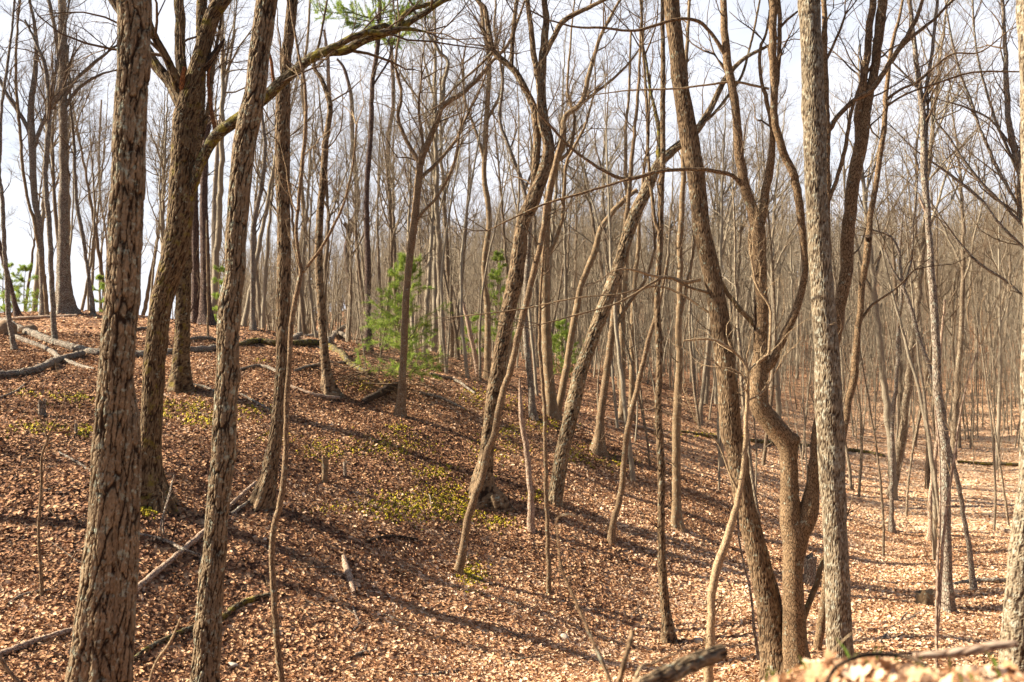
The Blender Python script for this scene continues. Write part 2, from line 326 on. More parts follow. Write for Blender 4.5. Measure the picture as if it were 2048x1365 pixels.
val = mth(t, 'ADD', val, mth(t, 'MULTIPLY', mth(t, 'SUBTRACT', n_big, 0.5), 0.5))
sz = N(t, 'ShaderNodeSeparateXYZ'); t.links.new(vec, sz.inputs[0]); pq = mth(t, 'SUBTRACT', mth(t, 'MULTIPLY', mth(t, 'SUBTRACT', -3.0, sz.outputs['Z']), 0.13, True), 0.06)  # ground colour lightened low down too, painting in the hollow's sunlight
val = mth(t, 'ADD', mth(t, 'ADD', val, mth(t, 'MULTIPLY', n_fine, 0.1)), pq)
t.links.new(ramp(t, val, LEAF), b.inputs['Base Color'])
bp = N(t, 'ShaderNodeBump'); bp.inputs['Strength'].default_value = 0.9; bp.inputs['Distance'].default_value = 0.05
t.links.new(mth(t, 'ADD', sp.outputs[1], mth(t, 'MULTIPLY', vo.outputs['Distance'], 1.5)), bp.inputs['Height']); t.links.new(bp.outputs[0], b.inputs['Normal'])

# ------------------------------------------------------------------ ground sheet
gu = np.linspace(-1.25, 1.25, 380); gv = np.linspace(math.log(2.0), math.log(1500.0), 460)
U, V = np.meshgrid(gu, gv); YY = np.exp(V)-6; XX = U*(YY+6)
ZZ = H(XX, YY)
mb = MB(); nu = len(gu); ii = np.arange(len(gv)-1)[:,None]*nu; jj = np.arange(nu-1)[None,:]
mb.add(np.stack([XX, YY, ZZ], -1).reshape(-1,3), f4=np.stack([ii+jj, ii+jj+1, ii+nu+jj+1, ii+nu+jj], -1).reshape(-1,4))
tag(mb.build('ground', M_ground), kind='structure')
def slope_n(x, y):
    e = 0.15; return nrm(np.stack([-(H(x+e,y)-H(x-e,y))/(2*e), -(H(x,y+e)-H(x,y-e))/(2*e), np.ones_like(x)], -1))

# ------------------------------------------------------------------ leaf litter
def pale(z): q = np.clip((-3.0-z)/2.4, 0, 1); return q*q*(3-2*q)      # lightens leaf tint low down, standing in for the sun in the hollow
def leaves(mb, x, y, size, lift=0.012, tilt=0.45, detail=False, z=None):
    n = len(x); z = H(x, y) if z is None else z; nn = nrm(slope_n(x, y)+rng.normal(size=(n,3))*tilt)
    a = nrm(np.cross(nn, rng.normal(size=(n,3)))); b_ = np.cross(nn, a)
    c = np.stack([x, y, z+rng.uniform(0.0, lift, n)+0.006], -1); s = size[:,None,None]
    curl = rng.uniform(-0.12, 0.42, n)[:,None]; fold = rng.uniform(-0.05, 0.35, n)[:,None]
    if not detail:
        lx = np.array([-0.5,0.02,0.55,-0.22,0.26,-0.2,0.22]); ly = np.array([0,0,0,0.29,0.24,-0.27,-0.26])
    else:
        q = np.linspace(-0.5, 0.5, 9); wv = 0.30*np.sqrt(np.clip(1-(2*q)**2, 0, 1))*np.array([0.3,1.05,0.6,1.15,0.62,1.05,0.55,0.8,0.1])+0.01
        lx = np.concatenate([q, q, q]); ly = np.concatenate([0*q, wv, -wv])
    jit = rng.normal(size=(n,len(lx)))*0.035
    lx_ = lx[None]+jit; ly_ = ly[None]*(1+rng.normal(size=(n,1))*0.2)
    h = curl*(lx_*2)**2*0.5 + fold*np.abs(ly_)*1.6 + rng.normal(size=(n,len(lx)))*0.03
    Vx = c[:,None,:] + s*(lx_[...,None]*a[:,None,:]+ly_[...,None]*b_[:,None,:]+h[...,None]*nn[:,None,:])
    if not detail: fs = np.array([[0,3,1],[3,4,1],[4,2,1],[0,1,5],[5,1,6],[6,1,2]])[:, ::-1]
    else:
        fs = []
        for k in range(8): fs += [[k,k+1,9+k],[k+1,10+k,9+k],[k+1,k,18+k],[k+1,18+k,19+k]]
        fs = np.array(fs)[:, ::-1]
    f = (np.arange(n)*len(lx))[:,None,None]+fs[None]
    tn = np.clip(rng.beta(1.5, 1.6, n)-0.06+(0.26 if detail else 0.36*pale(z))+0.10*(np.sin(x*2.9+np.sin(y*2.1)*1.7)*np.sin(y*3.1+x)+np.sin(x*0.7+y*0.5+1))+0.11*np.sin(x*1.1+np.sin(y*0.8)*2)*np.sin(y*0.9), 0, 1)  # detailed bank leaves get a lighter tint in place of strong sun
    mb.add(Vx.reshape(-1,3), f3=f.reshape(-1,3), tint3=np.repeat(tn, len(fs)))
def scatter(n, y0, y1, m=0.60):
    y = np.sqrt(rng.uniform(y0*y0, y1*y1, n)); x = rng.uniform(-m, m, n)*y; return x, y
mb = MB()
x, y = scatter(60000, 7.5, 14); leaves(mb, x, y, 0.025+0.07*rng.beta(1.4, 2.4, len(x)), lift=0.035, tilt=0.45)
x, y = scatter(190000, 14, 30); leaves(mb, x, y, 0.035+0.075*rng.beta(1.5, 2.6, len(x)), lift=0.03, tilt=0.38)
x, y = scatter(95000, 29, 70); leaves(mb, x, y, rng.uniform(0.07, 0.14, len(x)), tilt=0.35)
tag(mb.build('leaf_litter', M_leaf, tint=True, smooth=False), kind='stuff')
mb = MB(); n = 7500; x = rng.uniform(-0.4, 3.0, n); y = rng.uniform(1.7, 4.4, n); leaves(mb, x, y, rng.uniform(0.035, 0.085, n), 0.02, 0.55, detail=True)
tag(mb.build('bank_leaves', M_leaf, tint=True), kind='stuff')

# ------------------------------------------------------------------ trees traced from the photograph
PN = {}
def trace(pts, Y, dy=0.0):
    """rows of (px, py, width px) at distance Y -> world rows x y z r ; dy moves the far end in depth"""
    n = len(pts); d = np.concatenate([[0], np.cumsum([math.hypot(pts[i+1][0]-pts[i][0], pts[i+1][1]-pts[i][1]) for i in range(n-1)])]); d = d/max(d[-1], 1)
    return np.array([[*px2w(p[0], p[1], Y+dy*q), p[2]/2/F*(Y+dy*q)] for p, q in zip(pts, d)])
def extend(W, L, r, up=0.5):
    d = nrm(W[-1,:3]-W[-2,:3]); p = W[-1,:3].copy(); r0 = W[-1,3]; rows = []; n = max(3, int(L/0.8))
    for k in range(1, n+1):
        d = nrm(d+np.array([0,0,up*0.25])+r.normal(size=3)*0.10); p = p+d*L/n; rows.append([*p, max(r0*(1-0.85*k/n), 0.006)])
    return np.vstack([W, rows])
tree_no = 0
def tree(name, label, pts, limbs=(), mat=M_brown, Y=None, dy=0.0, ext=5.0, crown=None, dens=2.2, tl=(0.7,2.2), crack=0.0, sides=14, flare=1.0,
         tmat=M_twig, group=None, kind='tree', k=(5,5), low=0.0, plate=0.042, part='limb', trunkname='trunk', upb=0.45):
    """pts/limbs: traced centre lines. crown: photo height above which side branches grow. limbs: (pts, opts)"""
    global tree_no; tree_no += 1; r = np.random.default_rng(100+tree_no)
    if Y is None:
        g = ground(pts[0][0], pts[0][1]); Y = g[1]
        pts = [(pts[0][0], pts[0][1], pts[0][2])]+list(pts[1:])
        W = trace(pts, Y, dy); base = W[0,:3].copy()
        d = nrm(W[0,:3]-W[1,:3]); W = np.vstack([[*(W[0,:3]+d*0.25), W[0,3]], W])
    else:
        W = trace(pts, Y, dy); d = nrm(W[0,:3]-W[1,:3]); p = W[0,:3].copy(); n = 0
        while p[2] > H(p[0], p[1])-0.25 and n < 80: p = p+d*0.1; n += 1
        base = p.copy(); W = np.vstack([[*p, W[0,3]*1.05], W])
    base[2] = float(H(base[0], base[1]))
    root = empty(name, base); tag(root, label, kind, group)
    top_open = pts[-1][1] <= 12 and ext > 0
    if top_open: W = extend(W, ext, r)
    stems = [(W, mat, trunkname, crack, flare, sides)]
    for lb in limbs:
        lp, o = (lb, {}) if not (isinstance(lb, tuple) and len(lb) == 2 and isinstance(lb[1], dict)) else lb
        Lw = trace(lp, o.get('Y', Y), o.get('dy', 0.0))
        if lp[-1][1] <= 12 and o.get('ext', ext*0.6) > 0: Lw = extend(Lw, o.get('ext', ext*0.6), r)
        stems.append((Lw, o.get('mat', mat), o.get('part', part), o.get('crack', crack*0.7), 0.0, max(8, int(sides*0.7))))
    O, D, Ln, r0 = [], [], [], []
    for q, (Wx, mt, nm, ck, fl, sd_) in enumerate(stems):
        step = 0.016 if ck > 0 else 0.09
        if ck > 0 and Y > 12: step = 0.028
        C = catmull(Wx, step); mbx = MB()
        sk = np.concatenate([[0], np.cumsum(np.linalg.norm(np.diff(C[:,:3], axis=0), axis=1))]); fq = r.uniform(1.5, 3.2, 6); pq = r.uniform(0, 6.28, 6)
        for ax in (0, 1):                                   # small kinks and sways of a real stem
            kk = sum(np.sin(sk*fq[ax*3+j]*(1, 2.3, 4.9)[j]+pq[ax*3+j])*(0.30, 0.16, 0.09)[j] for j in range(3)); C[:,ax] += (kk-kk[0])*np.where(C[:,3] > 0.085, 0.012, np.clip(C[:,3], 0, 0.06)*0.75)*np.clip(sk/0.6, 0, 1)
        if ck == 0: C[1:,:3] += r.normal(size=(len(C)-1,3))*np.minimum(0.004, C[1:,3:4]*0.12)
        stem(mbx, C[:,:3], C[:,3], sd_, crack=ck, flare=fl, seed=tree_no*3+q, plate=plate, cap=True)
        o = mbx.build(nm, mt, root)
        if q and mt is M_orange: o['label'] = 'bare orange wood of a snapped limb'
        if 'lab' in (limbs[q-1][1] if q and isinstance(limbs[q-1], tuple) and isinstance(limbs[q-1][1], dict) else {}): o['label'] = limbs[q-1][1]['lab']
        if q and isinstance(limbs[q-1], tuple) and isinstance(limbs[q-1][1], dict) and limbs[q-1][1].get('bare'): continue
        ci = catmull(Wx, 0.12)
        for i in range(1, len(ci)-1):
            pyy = CY-ci[i,2]/ci[i,1]*F
            dn = dens if (crown is None or pyy < crown) else low
            if q == 0 and crown is None and ci[i,2]-base[2] < 0.8: dn = 0
            for _ in range(r.poisson(dn*0.12)):
                T = nrm(ci[i+1,:3]-ci[i-1,:3]); pr = nrm(np.cross(T, r.normal(size=3))); a = math.radians(r.uniform(30, 62))
                d_ = T*math.cos(a)+pr*math.sin(a); 
                O.append(ci[i,:3]); D.append(d_+np.array([0,0,upb*0.4])); sc = r.uniform(*tl)*(0.6 if dn == low else 1); Ln.append(sc); r0.append(min(ci[i,3]*0.45, 0.008+0.008*sc))
        if top_open or (crown is not None and q):
            e = ci[-1]; T = nrm(ci[-1,:3]-ci[-3,:3])
            for _ in range(3): O.append(e[:3]); D.append(T+r.normal(size=3)*0.35); Ln.append(r.uniform(1,2)*tl[1]*0.5); r0.append(max(e[3]*0.8, 0.006))
    if O:
        mbt = MB(); twigs(mbt, O, D, Ln, r0, r, k=k, up=(0.10,0.05,0.03)); mbt.build('crown', tmat, root)
    return root, Y

def LB(pts, **o): return (pts, o)
# --- big left oak with its second stem
tree('oak_tree', 'thick fissured oak trunk, largest in the left foreground, second stem fused behind',
 [(190,1365,88),(205,1137,76),(220,898,68),(235,723,66),(251,467,68),(260,239,62),(270,0,67)],
 [LB([(237,1365,56),(249,1137,50),(259,898,44),(256,800,36),(250,730,24)], part='side_stem', dy=0.05, bare=True, crack=0.014)],
 mat=M_oak, Y=8.3, crack=0.014, sides=150, crown=-200, dens=1.2, ext=6, plate=0.047)
# --- forked mossy oak
tree('oak_tree', 'mossy oak forking into several heavy limbs near the top, just right of the big oak',
 [(305,1003,52),(299,916,42),(312,689,42),(323,603,45),(356,467,50),(367,274,47),(375,215,46),(392,150,36),(421,41,31),(445,0,30)],
 [LB([(369,210,34),(345,172,24),(308,127,22),(270,60,20),(227,0,18)], dy=0.5),
  LB([(360,180,24),(338,128,17),(301,62,16),(280,0,14)], dy=-0.6),
  LB([(371,215,30),(363,137,23),(358,60,20),(356,0,19)], dy=0.3),
  LB([(408,140,16),(430,105,13),(449,78,3)], mat=M_dark, bare=True, part='broken_limb', crack=0, lab='black snapped limb stub'),
  LB([(372,208,12),(364,170,12),(367,133,7)], mat=M_orange, bare=True, part='broken_limb', crack=0, dy=-0.2),
  LB([(366,436,12),(373,415,12),(387,373,17),(404,322,20),(431,274,24),(479,236,25),(534,192,23),(588,140,20),(643,106,20),(690,100,19),(736,79,16),(785,63,14),(820,45,13),(862,18,11),(896,-8,9)], mat=M_mlimb, dy=-0.7, crack=0, ext=1.5, lab='long arching limb green with moss'),
  LB([(643,108,15),(674,89,14),(725,67,14),(766,51,12),(790,60,10),(811,26,10),(852,10,9),(885,2,8)], mat=M_mlimb, dy=0.3, crack=0, ext=1, Y=14.7),
  LB([(736,66,12),(770,64,11),(811,58,9),(852,64,4)], mat=M_mlimb, crack=0, Y=14.7, ext=0),
  LB([(432,272,9),(424,225,8),(417,150,6),(430,110,4)], mat=M_orange, crack=0, bare=True, part='broken_limb')],
 mat=M_mossy, crack=0.011, sides=80, crown=230, dens=1.6, tl=(0.8,2.4), low=0.35, plate=0.04)
# --- lichened leaning oak
tree('oak_tree', 'lichen-flecked leaning trunk in the left foreground, third of the three nearest big trunks',
 [(410,1365,52),(418,1240,50),(432,1069,46),(448,898,48),(454,757,43),(459,620,46),(468,552,41),(473,467,41),(483,342,43),(499,239,46),(513,171,42),(534,0,41)],
 mat=M_oak, Y=10.2, crack=0.011, sides=110, crown=-200, dens=1.2, ext=6, plate=0.042)
# --- dark trunk just behind the forked oak
tree('oak_tree', 'dark straight trunk standing on the slope right behind the forked mossy oak',
 [(361,782,36),(363,720,31),(365,654,30),(372,449,27),(392,300,24),(400,180,22),(404,0,20)],
 [LB([(404,280,9),(418,200,8),(428,110,7),(446,20,5),(450,0,5)])], mat=M_mossy, crack=0.012, sides=40, crown=300, dens=1.0, low=0.2)
tree('bare_tree', 'straight brown tree with curved foot, right of the lichen-flecked leaning trunk',
 [(523,1012,36),(537,960,31),(545,916,29),(554,859,27),(563,757,25),(567,654,28),(568,467,27),(566,342,29),(566,205,30),(573,137,20),(586,0,22)],
 [LB([(562,210,8),(548,170,7),(541,120,6),(530,90,3)], mat=M_orange, bare=True, part='broken_limb', crack=0)],
 mat=M_brown, crack=0.009, sides=64, crown=210, dens=1.2, low=0.5, tl=(0.6,2.0))
tree('sapling', 'tall wavy sapling stem in front of the straight brown tree at left',
 [(564,1365,13),(556,1274,13),(547,1154,12),(547,1069,12),(568,966,12),(571,859,11),(578,723,10),(588,620,10),(602,548,9),(597,500,7),(595,445,7),(609,274,7),(609,171,6),(595,100,5),(580,0,4)],
 [LB([(602,548,7),(640,500,6),(664,459,6),(690,400,5),(705,330,4),(712,250,3)], dy=-0.3)], mat=M_thin, Y=10.8, sides=10, crown=560, dens=2.2, tl=(0.3,1.0), ext=2, flare=0, tmat=M_ptwig, k=(3,3), low=0.3)
tree('bare_tree', 'crooked brown tree with a broad mossy foot, left of the green pine sapling',
 [(658,785,24),(652,740,18),(648,689,17),(639,552,16),(639,449,15),(648,342,14),(653,274,13),(660,205,11),(645,160,9),(628,130,7),(640,80,5),(655,0,4)],
 [LB([(660,205,8),(655,120,7),(648,60,5)], mat=M_dead, bare=True)], mat=M_brown, sides=20, crown=500, dens=1.6, flare=1.2, ext=2, crack=0.006)
tree('bare_tree', 'slender forking tree growing in front of the green pine sapling',
 [(800,832,20),(804,760,15),(808,690,14),(811,603,14),(821,500,15),(828,445,15),(835,376,15),(841,325,14),(852,291,13),(868,250,11),(886,212,11),(927,185,9),(965,144,8),(978,127,7),(1016,89,6),(1037,34,5),(1050,0,4)],
 [LB([(840,330,11),(824,300,8),(811,274,8),(797,233,7),(804,195,6),(792,130,5),(800,60,4),(795,0,3)]),
  LB([(886,212,8),(888,171,8),(896,123,7),(879,106,7),(869,86,7),(855,68,5),(850,50,3)], mat=M_pale, crack=0),
  LB([(843,355,8),(872,328,7),(913,281,6),(934,233,5),(960,180,4),(985,110,3)], dy=0.5),
  LB([(829,445,8),(850,420,6),(879,387,6),(910,322,5),(922,250,4)], dy=-0.5),
  LB([(838,350,6),(844,290,6),(836,220,5),(842,160,4)])], mat=M_thin, sides=18, crown=460, dens=2.6, low=0.6, tl=(0.6,1.9), ext=3)
# --- the curved pair in the centre
tree('oak_tree', 'big S-curved twin-stemmed tree in the centre with a spreading mossy foot',
 [(968,1000,46),(965,966,34),(971,916,28),(979,859,27),(993,757,31),(1010,654,28),(1031,552,31),(1045,449,26),(1062,410,30),(1088,342,26),(1097,291,23),(1086,239,22),(1083,171,18),(1086,103,16),(1092,34,13),(1088,0,12)],
 [LB([(1058,415,20),(1067,376,17),(1074,300,16),(1073,239,16),(1064,205,14),(1043,164,14),(1023,137,13),(989,106,12),(978,68,11),(972,20,10),(955,0,9)], dy=0.4),
  LB([(1023,134,9),(1026,68,9),(1031,20,8),(1033,0,8)]), LB([(1081,200,13),(1075,145,12),(1064,68,11),(1054,0,10)], dy=0.4),
  LB([(1090,110,11),(1110,70,11),(1129,41,11),(1180,14,8),(1207,0,7)], dy=-0.4),
  LB([(985,105,6),(950,140,5),(905,180,4),(880,210,3)])],
 mat=M_brown, crack=0.012, sides=50, crown=380, dens=2.0, low=0.5, flare=1.1, tl=(0.6,1.9))
tree('bare_tree', 'slim pole leaning across the foot of the S-curved centre tree, rooted in moss',
 [(917,1146,20),(927,1086,15),(948,1001,15),(965,949,14),(975,898,14),(985,877,13),(1002,808,13),(1020,740,13),(1040,654,13),(1054,603,12),(1067,552,12),(1084,466,11),(1095,400,9),(1110,330,8),(1127,262,6)],
 mat=M_thin, sides=18, crown=560, dens=2.0, low=0.5, tl=(0.4,1.2), flare=0.5, ext=0)
tree('bare_tree', 'thick dark furrowed trunk leaning hard right beside the S-curved centre tree',
 [(1110,1008,25),(1115,966,27),(1126,898,29),(1143,825,30),(1163,740,28),(1187,671,27),(1218,586,27),(1242,517,25),(1262,449,24),(1290,387,24),(1317,328,20),(1345,301,17),(1372,280,16),(1392,260,15),(1427,205,12),(1450,160,11),(1485,120,8),(1540,90,6)],
 [LB([(1318,330,11),(1318,300,12),(1320,274,11),(1312,230,8),(1300,180,6),(1290,110,5)], mat=M_mlimb),
  LB([(1400,250,7),(1430,225,6),(1480,160,6),(1500,100,5),(1520,0,4)])],
 mat=M_oak, crack=0.014, sides=60, crown=480, dens=1.5, low=0.3, flare=0.5, ext=0, plate=0.045)
tree('bare_tree', 'dark stem leaning right behind the thick leaning trunk, curving over to meet it',
 [(1115,832,14),(1122,791,14),(1132,740,14),(1143,671,13),(1153,620,13),(1163,569,12),(1187,510,12),(1201,459,11),(1221,431,10),(1252,397,10),(1275,380,8)], mat=M_brown, sides=16, crown=640, dens=1.4, tl=(0.4,1.2), ext=0)
tree('bare_tree', 'dark upright tree with a dense fork of limbs just behind the S-curved centre tree',
 [(1102,833,24),(1100,780,21),(1095,723,20),(1091,586,18),(1091,483,17),(1095,410,15),(1112,325,14),(1126,280,12),(1129,236,11),(1163,205,10),(1180,137,9),(1201,75,7),(1221,34,6),(1240,0,5)],
 [LB([(1163,208,6),(1201,178,6),(1235,150,5),(1262,120,4),(1285,90,3)]), LB([(1112,325,8),(1140,300,7),(1150,240,6),(1135,180,5),(1140,100,4),(1150,0,3)], dy=0.4), LB([(1093,520,9),(1120,450,8),(1128,380,7),(1135,320,6),(1170,250,5),(1190,180,4)], dy=-0.5)],
 mat=M_brown, sides=20, crown=560, dens=2.4, low=0.7)
tree('bare_tree', 'lichened stem rising just left of the upright forked tree behind the centre',
 [(1067,838,15),(1061,757,13),(1052,671,12),(1054,560,11),(1060,470,10),(1050,380,9),(1020,300,8),(1002,240,7),(1005,150,6),(990,60,5),(992,0,4)], [LB([(1050,380,6),(1068,330,5),(1080,260,4)])], mat=M_grey, sides=16, crown=540, dens=1.8)
tree('dead_tree', 'short pinkish dead pole with a pointed snapped top near the centre',
 [(1064,1063,16),(1060,984,12),(1054,915,12),(1043,825,9),(1040,785,6),(1039,757,2)], mat=M_dead, sides=14, crown=-999, ext=0, flare=0.3)
tree('sapling', 'straight thin sapling rooted low on the centre slope, right of the short dead pole',
 [(1098,1187,11),(1098,1103,9),(1095,1001,9),(1091,898,8),(1088,791,8),(1081,706,7),(1081,620,6),(1085,540,5),(1090,470,3)], mat=M_thin, sides=10, crown=900, dens=2.4, tl=(0.3,0.9), ext=0, flare=0.9, k=(3,3))
tree('bare_tree', 'straight speckled pole rooted in the brightest leaves, right of centre',
 [(1338,1287,26),(1333,1230,20),(1331,1206,19),(1324,1069,15),(1322,898,15),(1319,791,14),(1317,620,13),(1321,449,12),(1324,376,12),(1327,308,11),(1326,171,10),(1327,0,8)],
 [LB([(1322,470,7),(1307,428,7),(1297,308,7),(1293,205,6),(1286,103,5),(1280,0,5)], dy=0.3)],
 mat=M_brown, sides=30, crown=500, dens=2.4, low=1.1, tl=(0.4,1.3), crack=0.005, plate=0.03)
tree('bare_tree', 'knobbly tree with a burl foot directly right of the straight speckled pole',
 [(1355,1056,22),(1353,1000,18),(1353,966,17),(1353,859,17),(1358,723,14),(1358,620,12),(1362,449,11),(1368,300,10),(1372,150,8),(1378,0,6)],
 [LB([(1358,640,7),(1375,560,6),(1390,470,5),(1392,380,4)])], mat=M_brown, sides=20, crown=760, dens=2.6, low=0.8, tl=(0.4,1.3))
tree('bare_tree', 'lit tree forking low with a pale foot, between the two trunks that lean right',
 [(1196,907,24),(1200,850,17),(1202,825,16),(1214,740,14),(1225,654,14),(1235,586,12),(1245,500,11),(1255,400,9),(1270,250,7),(1280,100,5),(1284,0,4)],
 [LB([(1228,660,9),(1256,610,7),(1290,560,6),(1310,500,5)])], mat=M_thin, sides=18, crown=620, dens=2.0, low=0.5)
tree('bare_tree', 'thin stem leaning right, rooted alone on the slope between centre and the speckled pole',
 [(1223,1087,16),(1229,1040,12),(1238,1001,12),(1252,898,12),(1266,808,11),(1283,740,10),(1307,647,8),(1322,590,6),(1335,520,4)], mat=M_thin, sides=14, crown=820, dens=1.8, ext=0, tl=(0.3,1.0), k=(3,3))
tree('dead_tree', 'pale barkless pole leaning left beyond the brush pile',
 [(957,752,10),(949,705,9),(941,671,9),(934,635,8),(927,603,5)], mat=M_dead, sides=12, crown=-999, ext=0, flare=0.2)
tree('bare_tree', 'dark straight tree behind the S-curved trunk, standing in the small pines',
 [(975,760,16),(975,700,13),(975,620,12),(968,534,11),(978,449,11),(975,400,11),(968,342,10),(975,205,10),(978,130,9),(968,60,7),(960,0,6)], [LB([(970,330,7),(950,260,6),(930,200,5),(925,130,4)]), LB([(974,240,6),(1000,190,5),(1010,110,4)])], mat=M_brown, sides=16, crown=420, dens=2.0, low=0.8)
tree('bare_tree', 'left one of two close dark trunks in the hollow behind the lit low-forking tree',
 [(1245,843,15),(1245,760,13),(1244,654,12),(1252,534,9),(1256,430,8),(1250,300,7),(1258,180,5),(1262,60,4)], mat=M_brown, sides=14, crown=500, dens=2.0, low=0.6)
tree('bare_tree', 'right one of two close dark trunks in the hollow behind the lit low-forking tree',
 [(1262,840,13),(1264,760,11),(1266,620,10),(1276,500,8),(1282,400,7),(1296,280,5),(1300,150,4)], mat=M_brown, sides=14, crown=500, dens=2.0, low=0.6)
# --- pines and left background trees
_pine_root, _pine_Y = tree('pine_tree', 'tall dark pine with green needles only at the top, behind the green pine sapling',
 [(737,705,16),(737,640,12),(736,517,12),(734,467,11),(734,376,10),(741,274,10),(746,171,9),(756,86,9),(760,0,8)],
 [LB([(747,170,4),(775,125,4),(783,103,3)])], mat=M_pine, sides=14, crown=200, dens=1.4, low=0.5, ext=3)
tree('pine_tree', 'second tall pine, reddish and dead-branched, right behind the green pine sapling',
 [(800,690,14),(797,620,11),(790,552,10),(788,510,10),(787,467,9),(777,359,9),(777,274,9),(787,205,8),(783,103,7),(781,20,5)], mat=M_pine, sides=14, crown=330, dens=1.8, low=0.9, tl=(0.4,1.6), ext=1)
tree('bare_tree', 'slim tree with reddish bark, left of the tall dark pine',
 [(705,660,12),(705,637,11),(698,552,11),(694,490,11),(715,410,9),(710,340,9),(705,274,8),(704,210,8),(698,171,7),(688,137,6),(674,118,4)], [LB([(716,420,8),(700,450,9),(688,449,9)], bare=True)], mat=M_pine, sides=12, crown=460, dens=2.2, low=0.7, ext=0)
for nm, lab, pts, kw in [
 ('bare_tree','leftmost grey tree, rooted behind the crossed fallen logs',[(29,700,11),(24,660,10),(20,620,10),(12,520,9),(8,449,8),(6,380,8),(0,342,7),(2,260,6),(8,190,6),(20,100,5),(30,0,4)],dict(mat=M_grey,crown=340)),
 ('bare_tree','reddish leaning trunk at the extreme left edge of the ridge',[(36,632,12),(28,600,9),(14,545,9),(0,490,8),(-20,400,7),(-40,280,6)],dict(mat=M_pine,crown=300,ext=0)),
 ('bare_tree','grey forked tree on the ridge, immediately left of the stoutest ridge tree',[(88,632,14),(85,560,12),(79,449,12),(70,400,12),(65,300,14),(62,222,13),(70,150,10),(75,86,8),(66,30,6),(60,0,5)],dict(mat=M_grey,crown=260,limbs=[LB([(66,290,9),(52,250,8),(34,220,8),(10,180,7),(-10,140,5)]),LB([(66,300,9),(88,240,8),(112,200,8),(128,160,6)])])),
 ('bare_tree','thin dark stem hugging the grey forked ridge tree',[(94,632,9),(84,540,8),(74,476,8),(66,440,7),(55,400,6),(44,325,6),(34,205,6),(31,103,5),(40,0,4)],dict(mat=M_brown,crown=330)),
 ('bare_tree','slender tree with pale green foot before the grey crest log',[(109,686,12),(107,640,11),(106,586,10),(98,449,10),(94,400,10),(92,342,10),(98,222,9),(92,137,8),(74,90,6),(50,40,4)],dict(mat=M_grey,crown=300,limbs=[LB([(97,240,7),(108,170,6),(122,90,5),(140,0,4)])])),
 ('oak_tree','stoutest tree on the left ridge with a wide buttressed foot',[(130,628,36),(128,603,30),(127,520,24),(127,449,20),(127,390,17),(127,308,16),(125,171,17),(125,68,16),(123,0,15)],dict(mat=M_grey,crown=260,flare=0.6,sides=26,crack=0.008,limbs=[LB([(126,200,8),(150,160,7),(185,130,7),(215,105,5)]),LB([(125,190,10),(108,60,8),(96,0,7)]),LB([(127,220,8),(160,175,6),(200,150,5),(228,142,3)])])),
 ('bare_tree','left-leaning slim tree on the ridge between the stoutest ridge tree and the big oak trunk',[(187,630,10),(180,580,8),(172,520,7),(161,449,8),(152,400,7),(148,300,6),(140,200,5),(135,90,4)],dict(mat=M_grey,crown=430)),
 ('sapling','very thin stem seen against the sky just left of the big oak trunk',[(207,625,5),(215,540,4),(212,467,4),(201,400,4),(198,308,4),(203,200,3)],dict(mat=M_thin,crown=400,ext=0)),
 ('bare_tree','first dark straight tree on the ridge right of the forked mossy oak',[(394,648,18),(391,600,16),(391,500,15),(389,400,14),(393,300,12),(404,200,10),(408,80,8),(410,0,7)],dict(mat=M_pine,crown=330)),
 ('bare_tree','second dark straight tree on the ridge right of the forked mossy oak',[(413,650,24),(411,600,20),(410,500,18),(408,400,15),(411,300,13),(420,200,11),(418,80,9),(424,0,7)],dict(mat=M_pine,crown=330)),
 ('bare_tree','grey ridge tree half hidden behind the lichen-flecked leaning trunk',[(430,648,12),(429,560,11),(428,449,10),(432,350,9),(440,250,8),(455,150,6),(470,60,5)],dict(mat=M_grey,crown=400)),
 ('sapling','very thin pole on the ridge in front of the dark straight ridge trees',[(416,676,5),(415,600,4),(414,520,4),(413,440,3)],dict(mat=M_thin,crown=520,ext=0)),
 ('bare_tree','grey curved tree on the ridge just right of the lichen-flecked leaning trunk',[(506,660,12),(505,600,10),(506,500,10),(508,449,10),(520,380,9),(530,300,8),(522,200,6),(530,100,5),(540,0,4)],dict(mat=M_grey,crown=480)),
 ('bare_tree','knobby twisted tree on the ridge, immediately right of the straight brown tree',[(612,672,11),(606,600,10),(600,520,9),(608,440,9),(602,350,8),(612,260,7),(604,170,6),(615,80,5),(620,0,4)],dict(mat=M_brown,crown=470)),
 ]:
    kw.setdefault('sides', 14); kw.setdefault('dens', 2.0); kw.setdefault('low', 0.4); tree(nm, lab, pts, **kw)
# --- right foreground
tree('bare_tree', 'big smooth brown trunk leaning left in the right foreground, moss at its foot',
 [(1552,1325,58),(1548,1300,54),(1536,1206,48),(1513,1103,43),(1488,1001,41),(1470,898,40),(1461,859,42),(1450,723,40),(1430,586,36),(1405,467,35),(1390,342,35),(1371,239,35),(1361,171,32),(1342,0,30)],
 [LB([(1443,565,8),(1458,590,9),(1480,620,10),(1512,655,11)], mat=M_mossy, part='broken_limb', bare=True, crack=0),
  LB([(1400,560,7),(1372,565,7),(1348,557,6),(1307,552,5),(1256,538,4),(1220,545,2)], mat=M_ptwig, dy=-0.8, crack=0),
  LB([(1430,590,6),(1380,575,5),(1338,555,5),(1307,565,5),(1235,606,4),(1139,634,3),(1080,650,2)], dy=-1.2, crack=0),
  LB([(1440,640,5),(1330,575,4),(1235,589,3),(1153,596,3),(1033,620,3),(913,634,2)], dy=1.0, crack=0)],
 mat=M_brown, Y=13.6, crack=0.005, sides=90, crown=-100, dens=1.2, low=0.5, plate=0.017, tl=(0.3,1.2), flare=0.4)
